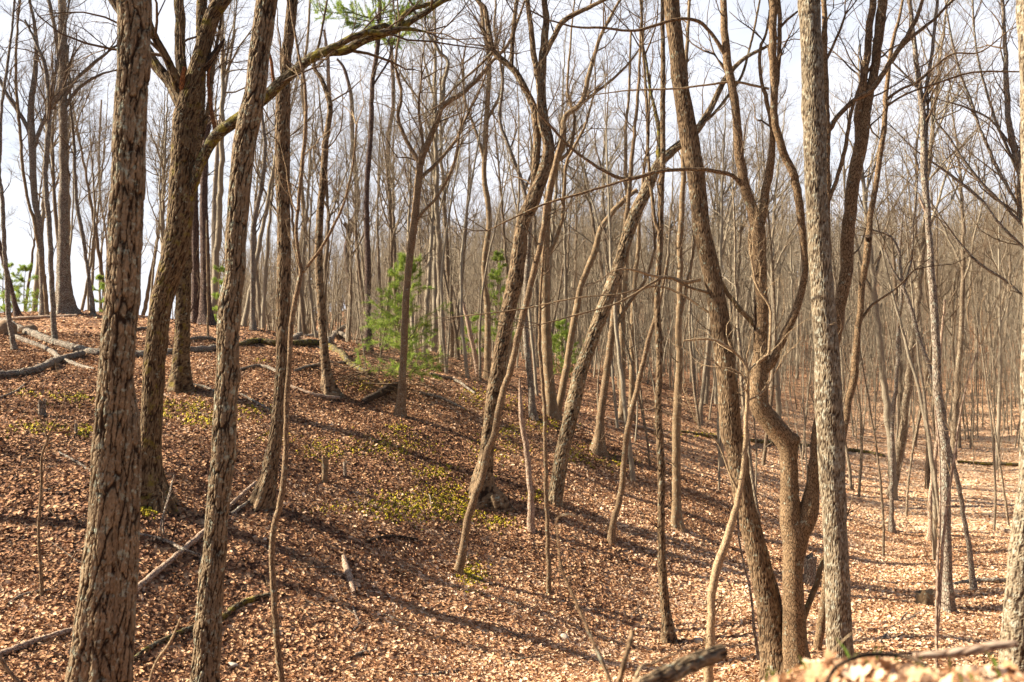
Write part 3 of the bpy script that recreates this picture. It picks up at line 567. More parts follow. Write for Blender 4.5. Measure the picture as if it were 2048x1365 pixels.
tree('maple_tree', 'multi-stemmed brown tree with a sharp elbow and goblet fork in the right foreground',
 [(1592,1330,50),(1590,1300,48),(1587,1240,44),(1585,1137,41),(1588,1080,50),(1581,1030,42),(1579,966,34),(1578,925,34),(1577,900,38),(1567,876,43),(1546,851,42),(1526,829,41),(1515,802,38),(1515,764,35),(1519,723,28),(1522,620,25),(1519,517,28),(1516,466,31),(1508,435,24),(1492,393,20),(1478,325,19),(1468,239,17),(1461,171,17),(1454,120,16),(1447,34,14),(1445,0,13)],
 [LB([(1566,896,34),(1581,882,38),(1592,876,26),(1596,873,12)], part='knot', bare=True),
  LB([(1600,1262,13),(1612,1225,12),(1630,1170,11),(1647,1116,10)], part='broken_limb', bare=True, mat=M_mossy, dy=0.3),
  LB([(1515,460,22),(1526,428,18),(1540,342,16),(1543,274,11),(1541,239,9),(1530,190,8),(1522,164,7),(1520,103,7),(1533,68,5),(1540,20,4)]),
  LB([(1590,1110,36),(1600,1065,40),(1613,1034,40),(1619,1005,35),(1624,975,28),(1628,932,23),(1633,898,21),(1650,780,24),(1676,654,22),(1682,603,22),(1690,552,24),(1695,483,26),(1697,445,26),(1711,342,26),(1724,284,25),(1735,230,19),(1748,154,18),(1759,68,19),(1764,0,18)], part='side_stem'),
  LB([(1720,300,17),(1718,250,16),(1728,171,15),(1738,103,14),(1748,0,13)]),
  LB([(1524,745,18),(1543,726,17),(1570,668,16),(1594,613,15),(1612,552,13),(1610,500,13),(1605,445,15),(1594,393,16),(1584,342,16),(1563,291,16),(1550,239,15),(1550,188,15),(1548,137,15),(1546,68,15),(1544,0,14)], part='side_stem', dy=-0.3),
  LB([(1551,190,10),(1557,100,9),(1556,0,8)]), LB([(1556,60,6),(1575,40,5),(1594,24,4)]),
  LB([(1480,368,9),(1466,352,8),(1440,345,8),(1403,339,7),(1348,341,7),(1317,344,7),(1280,355,8),(1256,359,8),(1230,353,7),(1187,328,6),(1136,291,5),(1100,250,5),(1078,226,4),(1060,190,3)], dy=-0.8, lab='long dipping limb reaching left across the centre'),
  LB([(1256,359,5),(1153,390,5),(1085,410,4),(1016,441,3),(975,462,2)], Y=12.6),
  LB([(1448,108,8),(1438,90,8),(1423,68,7),(1399,44,7),(1365,38,6),(1331,44,6),(1290,58,6),(1256,62,5),(1200,56,5),(1153,55,4),(1098,41,3)], dy=-0.4),
  LB([(1538,178,5),(1500,170,5),(1468,164,5),(1400,172,4),(1348,178,4),(1262,181,3),(1190,190,2)], mat=M_ptwig),
  LB([(1509,560,6),(1507,530,6),(1498,480,5),(1503,455,3)]),
  LB([(1522,740,5),(1510,690,6),(1509,640,6),(1511,570,4)], mat=M_dark)],
 mat=M_cherry, Y=13.4, sides=40, crown=420, dens=0.9, low=0.45, tl=(0.3,1.3), flare=0.35, k=(4,4))
tree('bare_tree', 'pale straight trunk patched with grey lichen, standing before the elbowed tree at right',
 [(1678,1330,56),(1678,1291,52),(1675,1206,48),(1670,1069,48),(1662,898,52),(1655,791,54),(1652,689,49),(1642,552,43),(1636,467,42),(1630,342,44),(1625,171,43),(1618,0,41)],
 mat=M_pale, Y=12.6, crack=0.007, sides=100, crown=-200, dens=1.2, flare=0.15, plate=0.02, ext=6)
tree('bare_tree', 'slim forked stem pressed against the right side of the pale straight trunk',
 [(1690,1150,13),(1684,1000,12),(1676,850,12),(1666,650,12),(1657,450,12),(1655,330,13),(1654,267,13),(1652,205,12),(1651,103,11),(1649,0,10)],
 [LB([(1656,263,10),(1676,233,10),(1711,198,10),(1741,181,11),(1769,140,10),(1800,96,10),(1827,51,9),(1844,0,7)]),
  LB([(1800,98,7),(1827,72,7),(1868,41,6),(1906,0,5)]), LB([(1658,400,8),(1672,360,8),(1690,300,8),(1702,230,7),(1722,165,6)]), LB([(1653,120,6),(1680,60,5),(1690,30,4)])],
 mat=M_cherry, Y=13.1, sides=16, crown=60, dens=1.5, low=0.8, tl=(0.3,1.2), k=(4,4))
tree('bare_tree', 'slender stem with a hollow ring-shaped knot, right of the pale straight trunk',
 [(1672,990,16),(1682,905,14),(1694,825,13),(1707,740,15),(1716,654,13),(1728,552,13),(1736,490,14),(1740,449,12),(1741,428,12),(1755,342,11),(1769,239,10),(1774,171,9),(1782,103,8),(1796,44,6),(1805,0,5)],
 [LB([(1735,484,9),(1736,478,11),(1735,473,9)], mat=M_dark, part='knot_hole', bare=True, dy=-0.12),
  LB([(1773,200,6),(1800,180,5),(1840,160,5),(1900,110,4),(1960,105,3),(2020,60,2)]), LB([(1770,215,5),(1810,190,4),(1880,165,4),(1950,145,4),(2040,144,3)]), LB([(1722,640,6),(1745,610,5),(1790,580,4),(1830,540,3)])],
 mat=M_cherry, Y=15.6, sides=18, crown=300, dens=1.6, low=0.6, tl=(0.3,1.3), k=(4,4))
tree('bare_tree', 'tall straight mossy tree forking high against the sky, in the right middle ground',
 [(1895,1225,26),(1894,1180,21),(1894,1137,20),(1892,1035,19),(1890,898,18),(1882,825,18),(1875,757,17),(1871,689,16),(1870,603,15),(1861,534,14),(1856,449,12),(1854,400,12),(1849,342,12),(1846,239,12),(1841,188,11),(1834,137,10),(1827,68,9),(1817,0,8)],
 [LB([(1846,215,7),(1854,171,8),(1865,103,7),(1875,0,6)]), LB([(1854,430,5),(1845,410,5),(1838,395,4)], mat=M_dead, bare=True), LB([(1838,180,5),(1810,150,4),(1780,120,4),(1750,90,3)]), LB([(1852,400,4),(1854,300,5),(1856,210,5)], mat=M_grey)],
 mat=M_grey, sides=26, crown=330, dens=2.0, low=0.5, tl=(0.4,1.5), crack=0.005, plate=0.03)
tree('bare_tree', 'thin lichened stem leaning left that crosses behind the tall straight mossy tree at right',
 [(1947,1180,13),(1936,1086,10),(1926,1018,9),(1912,949,9),(1897,898,9),(1878,800,9),(1861,740,9),(1841,689,8),(1823,620,8),(1808,576,7),(1795,500,5),(1775,470,4),(1720,455,3)],
 [LB([(1808,576,5),(1822,520,4),(1826,440,4),(1835,350,3)]), LB([(1806,570,5),(1785,540,4),(1770,500,3)])], mat=M_grey, sides=14, crown=640, dens=2.4, ext=0, tl=(0.4,1.6))
tree('sapling', 'pair of whitish thin stems rising from the bank edge at right',
 [(1873,1310,7),(1875,1137,6),(1879,1060,5),(1880,980,4),(1878,900,3),(1870,820,2)], [LB([(1873,1296,6),(1886,1100,6),(1895,1001,5),(1906,932,5),(1915,860,4),(1935,760,3),(1960,690,2)], part='side_stem')],
 mat=M_dead, Y=9.6, sides=10, crown=1200, dens=2.2, ext=0, tl=(0.3,0.9), flare=0.2, tmat=M_ptwig, k=(3,2))
tree('bare_tree', 'small pale tree with a lit foot standing alone in the sunny hollow',
 [(1784,1067,14),(1782,1020,9),(1782,966,9),(1784,898,8),(1786,825,8),(1793,757,8),(1796,654,7),(1803,586,6),(1800,500,5),(1808,400,3)], mat=M_grey, sides=14, crown=700, dens=2.0, ext=0, flare=0.8)
tree('bare_tree', 'pinkish slim tree in the sunny hollow just left of the tall straight mossy tree',
 [(1858,1081,12),(1859,1040,9),(1861,1001,9),(1868,932,8),(1874,860,7),(1872,780,6),(1880,700,5),(1890,600,4)], mat=M_dead, sides=14, crown=800, dens=2.0, ext=0)
tree('dead_tree', 'short charred-black snag beyond the sunny hollow',
 [(1858,978,12),(1856,950,12),(1858,900,11),(1855,870,8),(1852,850,3)], mat=M_dark, sides=12, crown=-999, ext=0)
tree('bare_tree', 'blurred pale trunk cut off by the right edge of the picture',
 [(2033,1300,62),(2042,1170,54),(2055,1035,50),(2066,898,50),(2074,500,50),(2066,200,48),(2060,0,48)], [LB([(2045,1220,8),(2050,1160,7),(2048,1120,5)], mat=M_orange, bare=True, part='broken_limb', crack=0)],
 mat=M_pale, Y=10.6, crack=0.008, sides=60, crown=-100, dens=1.0, flare=0.2, ext=5)
tree('maple_tree', 'fan-branched tree at the far right whose limbs sweep up to the left against the sky',
 [(2075,960,24),(2068,700,20),(2058,500,17),(2042,420,15),(2036,342,14),(2025,291,13),(2016,240,11),(2013,205,11),(2008,120,9),(2005,34,7),(2003,0,7)],
 [LB([(2058,505,6),(2000,450,6),(1960,400,6),(1900,350,5),(1830,300,3),(1790,260,2)]), LB([(2050,455,6),(1995,400,6),(1940,340,6),(1900,280,5),(1870,240,4),(1840,180,3)]),
  LB([(2044,425,6),(1990,330,7),(1960,260,6),(1940,200,5),(1915,130,5),(1900,60,4),(1890,0,3)]), LB([(2036,345,6),(2000,260,6),(1975,190,5),(1955,110,4),(1945,0,4)]),
  LB([(2026,295,5),(1980,240,4),(1930,215,4),(1880,200,2)]), LB([(2036,350,6),(2045,270,6),(2048,180,5),(2040,80,4),(2046,0,3)]), LB([(2066,610,6),(2010,560,5),(1950,520,5),(1900,460,4),(1860,400,2)])],
 mat=M_grey, Y=23.0, sides=18, crown=700, dens=3.2, low=1.5, tl=(0.7,2.4))
tree('sapling', 'yellowish Y-shaped young tree in front of the big trunk leaning left',
 [(1421,1300,18),(1425,1240,16),(1430,1172,17),(1447,1103,17),(1471,1028,13),(1478,984,12),(1488,915,11),(1492,859,9),(1495,791,8),(1495,733,7),(1475,709,5),(1447,688,5),(1416,678,5),(1368,682,3)],
 [LB([(1495,745,6),(1519,723,6),(1536,709,5),(1541,654,5),(1539,613,5),(1516,576,5),(1509,552,4),(1503,520,3)]), LB([(1498,800,4),(1520,790,3),(1535,775,3),(1550,745,2)]), LB([(1478,985,6),(1460,950,5),(1448,915,4),(1430,880,3),(1395,850,2)]), LB([(1496,760,4),(1470,740,3),(1440,735,2)]),
  LB([(1475,1020,5),(1480,1090,4),(1500,1180,5),(1508,1250,6),(1517,1320,7)], bare=True, mat=M_grey)],
 mat=M_ptwig, Y=12.0, sides=14, crown=900, dens=4.5, ext=0, tl=(0.25,0.8), tmat=M_ptwig, flare=0.1, k=(3,3), low=1.0)

# ------------------------------------------------------------------ more stems near the front left
tree('sapling', 'crooked thin sapling in the lower left corner beside a fallen stick',
 [(84,1192,9),(80,1140,7),(76,1060,6),(82,980,6),(84,915,5),(95,880,4),(90,860,3),(72,820,2)], [LB([(88,895,4),(108,850,3),(130,800,2)])], mat=M_thin, sides=8, crown=960, dens=2.0, ext=0, tl=(0.2,0.6), k=(3,2))
tree('sapling', 'thin bent young shoot between the big oak trunk and the lichen-flecked trunk',
 [(328,1072,5),(326,1050,4),(330,1020,4),(340,990,3),(348,950,2)], mat=M_grey, sides=8, crown=1050, dens=3.0, ext=0, tl=(0.15,0.4), k=(3,2))

# ------------------------------------------------------------------ pines with needles
def needles(mb, O, D, r, per=14, ln=0.09, wd=0.0045, tint=None):
    n = len(O)*per; o = np.repeat(O, per, 0); d = nrm(np.repeat(D, per, 0)*0.7+r.normal(size=(n,3))*0.75); o = o + np.repeat(D, per, 0)*r.uniform(-0.05, 0.03, (n,1))
    sd_ = nrm(np.cross(d, r.normal(size=(n,3))))*wd; l = ln*r.uniform(0.7, 1.15, (n,1))
    v = np.stack([o-sd_, o+sd_, o+d*l], 1).reshape(-1,3)
    t_ = np.repeat(r.uniform(0.15, 0.95, len(O)) if tint is None else tint, per); mb.add(v, f3=np.arange(n*3).reshape(-1,3), tint3=np.clip(t_+r.normal(size=n)*0.1, 0, 1))
def pine_branches(mbt, O, D, Ln, r, k=6, up=0.06, per=14, fol=None, ln=0.09, tuft=0.075, r0=0.008, wd=0.0045):
    P, Rr = grow(O, D, Ln, np.full(len(O), r0), 7, 0.12, up, r); tubes(mbt, P, Rr, 4)
    O2, D2, L2, r2 = kids(P, Rr, Ln, k, r, t0=0.3, l0=0.25, l1=0.5, a0=35, a1=60); P2, R2 = grow(O2, D2, L2, r2, 5, 0.12, up, r); tubes(mbt, P2, R2, 3)
    OO, DD = [], []
    for Pq, nn in ((P,7),(P2,5)):
        for j in range(2 if nn == 7 else 1, nn):
            for s_ in (0.0, 0.5):
                OO.append(Pq[:,j]*(1-s_)+Pq[:,j-1]*s_); DD.append(nrm(Pq[:,j]-Pq[:,j-1]))
    needles(fol, np.vstack(OO), np.vstack(DD), r, per, ln, wd=wd)
def pine_sapling(label, px, py, hpx, wpx, seed, dens=1.0, bare=0.12, Y=None):
    g = ground(px, py) if Y is None else np.array([(px-CX)/F*Y, Y, float(H((px-CX)/F*Y, Y))]); r = np.random.default_rng(seed); Y = g[1]; h = hpx/F*Y; w = wpx/2/F*Y
    root = empty('pine_sapling', g); tag(root, label, 'young pine')
    n = 12; t_ = np.linspace(0, 1, n); P = g+np.stack([0.04*np.sin(t_*5+seed), 0.04*np.cos(t_*4), t_*h-0.1], -1)
    a = MB(); stem(a, catmull(P, 0.1), np.interp(np.linspace(0,1,len(catmull(P,0.1))), [0,1], [0.035,0.006]), 10, flare=0.2, seed=seed); a.build('trunk', M_brown, root)
    mt, mf = MB(), MB(); O, D, Ln = [], [], []; z = bare*h
    while z < h*0.97:
        f = z/h
        for q in range(r.integers(4, 7)):
            th = r.uniform(0, 6.28); O.append([g[0]+0.02, g[1], g[2]+z+r.uniform(-0.04,0.04)]); D.append([math.cos(th), math.sin(th), 0.12+0.6*f*f]); Ln.append(w*r.uniform(0.45, 1.3)*min(1,(1-f)*1.7)**0.7+0.12)
        z += r.uniform(0.2, 0.36)/dens
    pine_branches(mt, np.array(O), np.array(D), np.array(Ln), r, fol=mf, up=0.03, k=5, per=10, ln=0.115, wd=0.0038)
    bo = mt.build('branches', M_twig, root); mf.build('foliage', M_need, root, tint=True, smooth=False, under=bo); return root
pine_sapling('largest green pine sapling, bushy, left of centre behind the slender forking tree', 812, 800, 290, 165, 3, 1.15, 0.16)
pine_sapling('narrow tall green pine sapling half hidden by the S-curved centre tree', 996, 745, 250, 75, 5, 0.8, 0.25)
pine_sapling('yellow-green pine sapling right of the upright forked tree at centre', 1125, 775, 130, 85, 8, 1.0, 0.2)
pine_sapling('sparse little pine sapling just left of the S-curved centre tree', 942, 742, 120, 60, 12, 0.6, 0.3)
pine_sapling('small green pine behind the grey crest log at far left', 50, 690, 105, 70, 9, 0.6, 0.05, Y=40)
pine_sapling('small green pine at the very left edge beyond the ridge', 8, 690, 110, 60, 15, 0.6, 0.05, Y=42)
pine_sapling('small green pine beside the left side of the big oak trunk', 205, 690, 100, 40, 10, 0.6, 0.05, Y=41)
pine_sapling('small green pine on the ridge between the forked oak and the lichen-flecked trunk', 440, 690, 140, 32, 21, 0.55, 0.05, Y=42)
# needle crown of the tall pine
r = np.random.default_rng(77); mt, mf = MB(), MB(); O, D, Ln = [], [], []
for q in range(34):
    py = r.uniform(-150, 95); c = px2w(755, py, _pine_Y); th = r.uniform(0, 6.28)
    O.append(c); D.append([math.cos(th), math.sin(th), 0.25]); Ln.append(r.uniform(1.2, 3.0))
pine_branches(mt, np.array(O), np.array(D), np.array(Ln), r, k=9, fol=mf, ln=0.13, per=16, r0=0.02, wd=0.007)
bo = mt.build('branches', M_pine, _pine_root); mf.build('foliage', M_need, _pine_root, tint=True, smooth=False, under=bo)

# ------------------------------------------------------------------ fallen logs, branches, stumps, rocks
def fallen(name, label, cat, pts, mat, lift=0.5, group=None, sides=14, side=(), crack=0.0, tw=0):
    W = []
    for p in pts:
        g = ground(p[0], p[1]); rr = p[2]/2/F*g[1]; up = p[3] if len(p) > 3 else 0.0
        if up: g = px2w(p[0], p[1], g[1]*(1-up)); rr = p[2]/2/F*g[1]
        W.append([g[0], g[1], g[2]+(rr*lift if not up else 0), rr])
    W = np.array(W)
    for i in range(len(W)):                               # keep depths continuous so the piece stays straight
        pass
    o0 = W[len(W)//2,:3].copy(); C = catmull(W, 0.06)
    gz = H(C[:,0], C[:,1]); C[:,2] = np.maximum(C[:,2], gz+C[:,3]*0.35)
    a = MB(); r = np.random.default_rng(int(abs(pts[0][0]*7+pts[0][1]))); C[:,:3] += r.normal(size=(len(C),3))*np.minimum(0.01, C[:,3:4]*0.12)
    stem(a, C[:,:3], C[:,3], sides, seed=int(pts[0][0])%50, crack=crack, wob=0.05)
    if not side and not tw:
        o = a.build(name, mat, origin=o0); return tag(o, label, cat, group)
    root = empty(name, o0); tag(root, label, cat, group); a.build('log' if cat == 'log' else 'stick', mat, root)
    for sp_ in side:
        Ws = []
        for p in sp_:
            g = ground(p[0], p[1]); g = px2w(p[0], p[1], g[1]*(1-(p[3] if len(p) > 3 else 0))); Ws.append([*g, p[2]/2/F*g[1]])
        c = catmull(np.array(Ws), 0.06); a = MB(); stem(a, c[:,:3], c[:,3], 8, seed=3); a.build('branch', mat, root)
    if tw:
        i = r.integers(1, len(C)-1, tw); a = MB(); T = nrm(C[i+1,:3]-C[i-1,:3]); twigs(a, C[i,:3], T+r.normal(size=T.shape)*0.7+np.array([0,0,0.3]), r.uniform(0.2,0.8,tw), np.full(tw,0.006), r, k=(3,2)); a.build('twigs', M_twig, root)
    return root
fallen('fallen_log','long lichened log crossing the left slope and passing behind the big oak trunk','log',[(-20,640,15),(62,671,15),(120,692,14),(164,704,15),(202,712,17),(274,714,16),(335,710,15),(434,699,12)],M_grey,0.6)
fallen('fallen_branch','pale lichened limb crossing under the long log at far left','fallen branch',[(-20,655,10),(34,678,10),(96,702,10),(120,719,9),(154,733,9),(188,741,6)],M_grey,0.6)
fallen('fallen_log','thick mossy log below the crossed limbs at the left edge','log',[(-20,758,17),(30,753,16),(68,747,15),(113,726,14),(166,711,12)],M_grey,0.7)
fallen('fallen_log','pale barkless log lying along the left crest','log',[(25,641,7),(80,638,7),(154,634,6)],M_dead,0.9)
fallen('fallen_log','long dark log on the slope behind the lichen-flecked trunk, its end sloping down right','log',[(476,695,10),(513,686,12),(564,692,12),(633,690,13),(667,702,13),(700,733,13),(738,752,11)],M_mlimb,0.7,tw=14)
fallen('fallen_log','mossy log end lying above the long dark log behind the crooked tree','log',[(588,683,9),(633,676,10),(674,671,10),(700,680,9)],M_grey,0.8)
fallen('fallen_log','leaning pale dead trunk propped up left of the green pine sapling','log',[(655,690,9),(674,668,9,0.01),(725,640,8,0.05),(770,616,7,0.09)],M_grey,0.8,tw=6)
fallen('fallen_log','low pale log at the foot of the crooked brown tree','log',[(582,775,7),(620,790,8),(650,797,8),(680,799,7)],M_dead,0.6)
fallen('fallen_log','short dark rotten log with a split end below the green pine sapling','log',[(728,808,13),(750,797,15),(775,784,15),(800,772,12)],M_dark,0.7,side=[[(728,806,6),(742,800,6),(760,795,4)]])
fallen('fallen_log','long pale grey pole lying diagonally between the left foreground trunks','log',[(255,1198,13),(300,1160,13),(369,1103,12),(411,1066,12),(460,1015,9),(512,968,7)],M_dead,0.8)
fallen('fallen_branch','dark stick lying parallel to the upper end of the pale grey pole','fallen branch',[(462,1032,8),(485,1016,8),(508,1000,6)],M_grey,0.8)
fallen('fallen_branch','crooked lichened branch crossing over the long pale grey pole','fallen branch',[(277,1072,6),(328,1084,6),(369,1100,7,0.02),(400,1120,7),(402,1136,6)],M_grey,1.2,side=[[(325,1083,4),(322,1050,4,0.03),(335,1000,3,0.06),(345,960,2,0.08)]])
fallen('fallen_branch','dark moss-covered limb snaking across the lower left leaves','fallen branch',[(262,1325,10),(301,1298,11),(376,1264,12),(445,1238,12),(470,1218,12),(496,1206,12),(540,1194,10),(572,1190,5)],M_mlimb,0.7)
fallen('fallen_log','pale log entering from the left edge near the bottom corner','log',[(-20,1322,16),(68,1290,14),(110,1276,13),(144,1264,10)],M_dead,0.8,tw=4)
fallen('fallen_branch','short pale splintered piece of wood alone on the centre slope','fallen branch',[(688,1117,9),(692,1140,14),(700,1165,14),(708,1188,8)],M_dead,0.6)
fallen('fallen_branch','short bent grey stick below the pale splintered piece','fallen branch',[(706,1216,5),(712,1235,5),(718,1250,5),(705,1264,4)],M_grey,0.8)
fallen('fallen_branch','small forked whitish stick near the bottom, left of centre','fallen branch',[(700,1319,5),(720,1309,7),(749,1306,6)],M_grey,0.8,side=[[(724,1308,6),(732,1295,5),(735,1285,3)]])
fallen('fallen_branch','thin dark stick lying level at the bottom centre','fallen branch',[(812,1351,5),(860,1352,6),(900,1345,6),(922,1344,5)],M_grey,0.8)
fallen('fallen_branch','black forked stick on the slope above the pale splintered piece','fallen branch',[(732,1086,6),(770,1077,7),(800,1078,7),(835,1082,6)],M_dark,0.9,side=[[(775,1076,5),(768,1068,4,0.01),(758,1064,2,0.01)]])
fallen('fallen_log','horizontal pale log on the far side of the sunny hollow at right','log',[(1905,1172,7),(1950,1166,10),(1990,1167,12),(2018,1166,11)],M_grey,0.8)
fallen('fallen_branch','bright whitish stick propped against the blurred right-edge trunk','fallen branch',[(1982,1046,7,0.02),(2004,1058,8,0.01),(2028,1070,8)],M_dead,0.9)
fallen('fallen_log','long mossy log lying level in the hollow behind the pale straight trunk','log',[(1360,865,5),(1440,878,7),(1600,893,7),(1724,906,7),(1770,914,5)],M_mlimb,0.8)
fallen('fallen_branch','pale twiggy branch on the slope right of the lit low-forking tree','fallen branch',[(1212,838,5),(1250,850,6),(1300,862,6),(1335,872,4)],M_dead,0.9,tw=8)
fallen('fallen_log','mossy log at the far right of the hollow beyond the small snag','log',[(1915,926,6),(1960,930,7),(2048,932,7)],M_mlimb,0.8)
fallen('fallen_branch','dark curved twig lying on the lit leaves of the hollow at right','fallen branch',[(1760,1290,6),(1775,1268,5),(1810,1245,5),(1850,1222,4)],M_grey,0.9,side=[[(1795,1255,3),(1805,1235,3,0.01),(1815,1225,2,0.01)]])
fallen('fallen_branch','broken stick lying left of the crooked tree on the moss','fallen branch',[(480,790,5),(510,806,6),(540,822,5)],M_grey,0.8)
fallen('fallen_branch','pale stick lying low on the left slope behind the big oak trunk','fallen branch',[(118,908,6),(150,925,6),(182,945,5)],M_grey,0.8)
fallen('fallen_branch','long thin stick at the left edge of the slope','fallen branch',[(0,798,5),(30,786,5),(52,768,3)],M_grey,0.8)
fallen('fallen_branch','curved stick arching from the leaves near the lower left sapling','fallen branch',[(14,1212,5),(40,1196,6),(75,1186,6),(115,1180,5)],M_grey,1.0)

for lab, pts in [('dead limb with twigs lying on the ridge behind the first dark straight ridge tree',[(350,690,6),(400,680,7),(450,684,5)]),
 ('forked dead limb on the leaves right of the lichen-flecked trunk',[(480,742,5),(520,736,7),(560,748,6)]),('long thin dead limb beside the crooked brown tree',[(590,745,6),(625,735,6),(690,728,5)]),
 ('dead limb pointing downhill right of the brush pile',[(840,790,6),(880,800,7),(930,822,5)]),('dark bent limb at the right end of the brush pile',[(860,752,6),(910,764,6),(950,790,5)]),
 ('thin dead limb on the crest behind the forked mossy oak',[(240,668,5),(290,660,6),(330,664,4)]),('broken limb at the foot of the dark straight trunk',[(380,772,5),(410,778,6),(440,790,4)])]:
    fallen('fallen_branch', lab, 'fallen branch', pts, M_grey, 1.2, tw=9)
def stump(label, px, py, wpx, hpx, mat, seed, name='stump'):
    g = ground(px, py); Y = g[1]; r = np.random.default_rng(seed); rr = wpx/2/F*Y; h = hpx/F*Y; a = MB(); n = 14; th = np.arange(n)*2*math.pi/n
    jag = r.uniform(0.72, 1.08, n); rings = []
    for k, f in enumerate((-0.15, 0.05, 0.3, 0.6, 0.85, 1.0)):
        rad = rr*(1+0.5*max(0, 0.3-f))*(1+0.08*np.sin(3*th+seed)+0.06*r.normal(size=n)); z = h*f*(jag if f > 0.9 else 1)
        rings.append(np.stack([g[0]+np.cos(th)*rad, g[1]+np.sin(th)*rad, g[2]+z*np.ones(n)], -1))
    rings.append(np.stack([g[0]+np.cos(th)*rr*0.45, g[1]+np.sin(th)*rr*0.45, g[2]+h*0.62*np.ones(n)], -1)); V = np.vstack(rings); k = np.arange(n)
    f4 = np.vstack([np.stack([k+q*n, (k+1)%n+q*n, (k+1)%n+(q+1)*n, k+(q+1)*n], -1) for q in range(len(rings)-1)])
    a.add(np.vstack([V, [[g[0], g[1], g[2]+h*0.6]]]), f4=f4, f3=np.stack([k+(len(rings)-1)*n, (k+1)%n+(len(rings)-1)*n, np.full(n, len(V))], -1))
    return tag(a.build(name, mat, origin=g, smooth=False), label, 'stump')
stump('short grey stump on the left slope, left of the big oak trunk', 84, 832, 15, 34, M_grey, 1)
stump('narrow splintered stump on the slope left of centre among moss', 650, 965, 12, 56, M_brown, 2)
stump('dark broken stump seen between the elbowed tree and the pale trunk', 1620, 1168, 24, 62, M_grey, 3)
stump('small jagged post of rotten wood beside the splintered stump', 690, 955, 7, 32, M_grey, 4)
stump('tiny grey stump at the left near the second moss patch', 152, 868, 6, 22, M_grey, 6)
stump('reddish broken stump chunk left of the tall mossy tree at right', 1850, 1212, 34, 32, M_brown, 5)
def rock(label, px, py, wpx, hpx, col, seed):
    g = ground(px, py); Y = g[1]; r = np.random.default_rng(seed); me = bpy.data.meshes.new('rock')
    import bmesh
    bm = bmesh.new(); bmesh.ops.create_icosphere(bm, subdivisions=3, radius=1)
    ph = r.uniform(0, 6, 6)
    for v in bm.verts:
        c = v.co; k = 1+0.14*math.sin(2.3*c.x+ph[0])*math.cos(2.1*c.y+ph[1])+0.1*math.sin(4*c.z+ph[2]+2*c.x)+0.03*math.sin(11*c.x+9*c.y+ph[3])
        v.co = Vector((c.x*k*wpx/2/F*Y, c.y*k*wpx/2.4/F*Y, c.z*k*hpx/1.6/F*Y))
    for f_ in bm.faces: f_.smooth = True
    bm.to_mesh(me); bm.free(); me.materials.append(col); o = bpy.data.objects.new('rock', me); COL.objects.link(o); o.location = (g[0], g[1], g[2]+hpx*0.3/F*Y); return tag(o, label, 'rock')
def stone(name, c1, c2):
    m, t, b = newmat(name); tcx = N(t, 'ShaderNodeTexCoord'); n_ = noise(t, tcx.outputs['Object'], 18, 5); t.links.new(ramp(t, n_, [(0.3,c2),(0.7,c1)]), b.inputs['Base Color'])
    bp = N(t, 'ShaderNodeBump'); bp.inputs['Strength'].default_value = 0.5; bp.inputs['Distance'].default_value = 0.02; t.links.new(n_, bp.inputs['Height']); t.links.new(bp.outputs[0], b.inputs['Normal']); return m
M_st1 = stone('pale_stone', (0.62,0.55,0.44), (0.36,0.29,0.21)); M_st2 = stone('brown_stone', (0.36,0.24,0.14), (0.16,0.10,0.06))
rock('round pale rock among the brightest leaves at bottom centre', 1130, 1280, 17, 14, M_st1, 1)
rock('smaller whitish rock left of the round pale rock', 984, 1283, 10, 8, M_st1, 2)
rock('flat grey rock in the leaves near the bottom left of centre', 463, 1334, 24, 9, M_st1, 3)
rock('pale rock near the left-leaning trunk foot at bottom right', 1398, 1284, 18, 8, M_st1, 4)
rock('big brown leaf-covered boulder behind the crossed logs at far left', 10, 668, 46, 28, M_st2, 5)
rock('low brown boulder right of the big boulder at far left', 58, 668, 34, 20, M_st2, 6)
# --- on the near bank
def bank_stick(name, label, pts, mat, Y0, sides=12, dark=False, twg=0, ext=None):
    W = np.array([[*px2w(p[0], p[1], p[3] if len(p) > 3 else Y0), p[2]/2/F*(p[3] if len(p) > 3 else Y0)] for p in pts]); o0 = W[0,:3].copy(); C = catmull(W, 0.02); a = MB(); r = np.random.default_rng(5)
    C[:,:3] += r.normal(size=(len(C),3))*C[:,3:4]*0.06; stem(a, C[:,:3], C[:,3], sides, seed=9, wob=0.04, crack=0.003 if sides > 20 else 0, plate=0.02)
    return tag(a.build(name, mat, origin=o0), label, 'fallen branch' if name != 'twig' else 'twig')
bank_stick('fallen_branch','thick rough-barked broken limb resting on the near bank at bottom centre-right',[(1255,1392,34,3.7),(1300,1366,36,3.8),(1350,1345,37,3.9),(1400,1320,35,4.0),(1443,1303,31,4.1)],M_oak,3.9,sides=40)
bank_stick('fallen_branch','out-of-focus white stick lying along the top of the near bank',[(1830,1312,14),(1880,1309,17),(1940,1301,18),(1990,1292,18),(2034,1288,14)],M_dead,3.25)
bank_stick('twig','dark curved twig arching over the near bank leaves',[(1650,1372,9,2.75),(1672,1335,9,2.8),(1720,1313,9,2.85),(1765,1310,9,2.9),(1810,1314,8,2.9),(1850,1330,8,2.85),(1868,1362,7,2.8)],M_dark,2.8)
bank_stick('twig','tall thin bare shoot bending over at bottom centre',[(1232,1420,9,4.3),(1221,1365,8,4.3),(1187,1285,7,4.35),(1146,1189,6,4.4),(1122,1131,5,4.4),(1115,1062,4,4.4),(1114,1038,4,4.4),(1130,1030,4,4.4),(1150,1033,3,4.4),(1175,1050,2,4.4)],M_thin,4.3)
bank_stick('twig','snapped upright shoot with an orange broken tip at bottom centre-right',[(1222,1420,13,4.1),(1238,1365,11,4.1),(1252,1315,10,4.1),(1266,1261,9,4.15)],M_cherry,4.1)
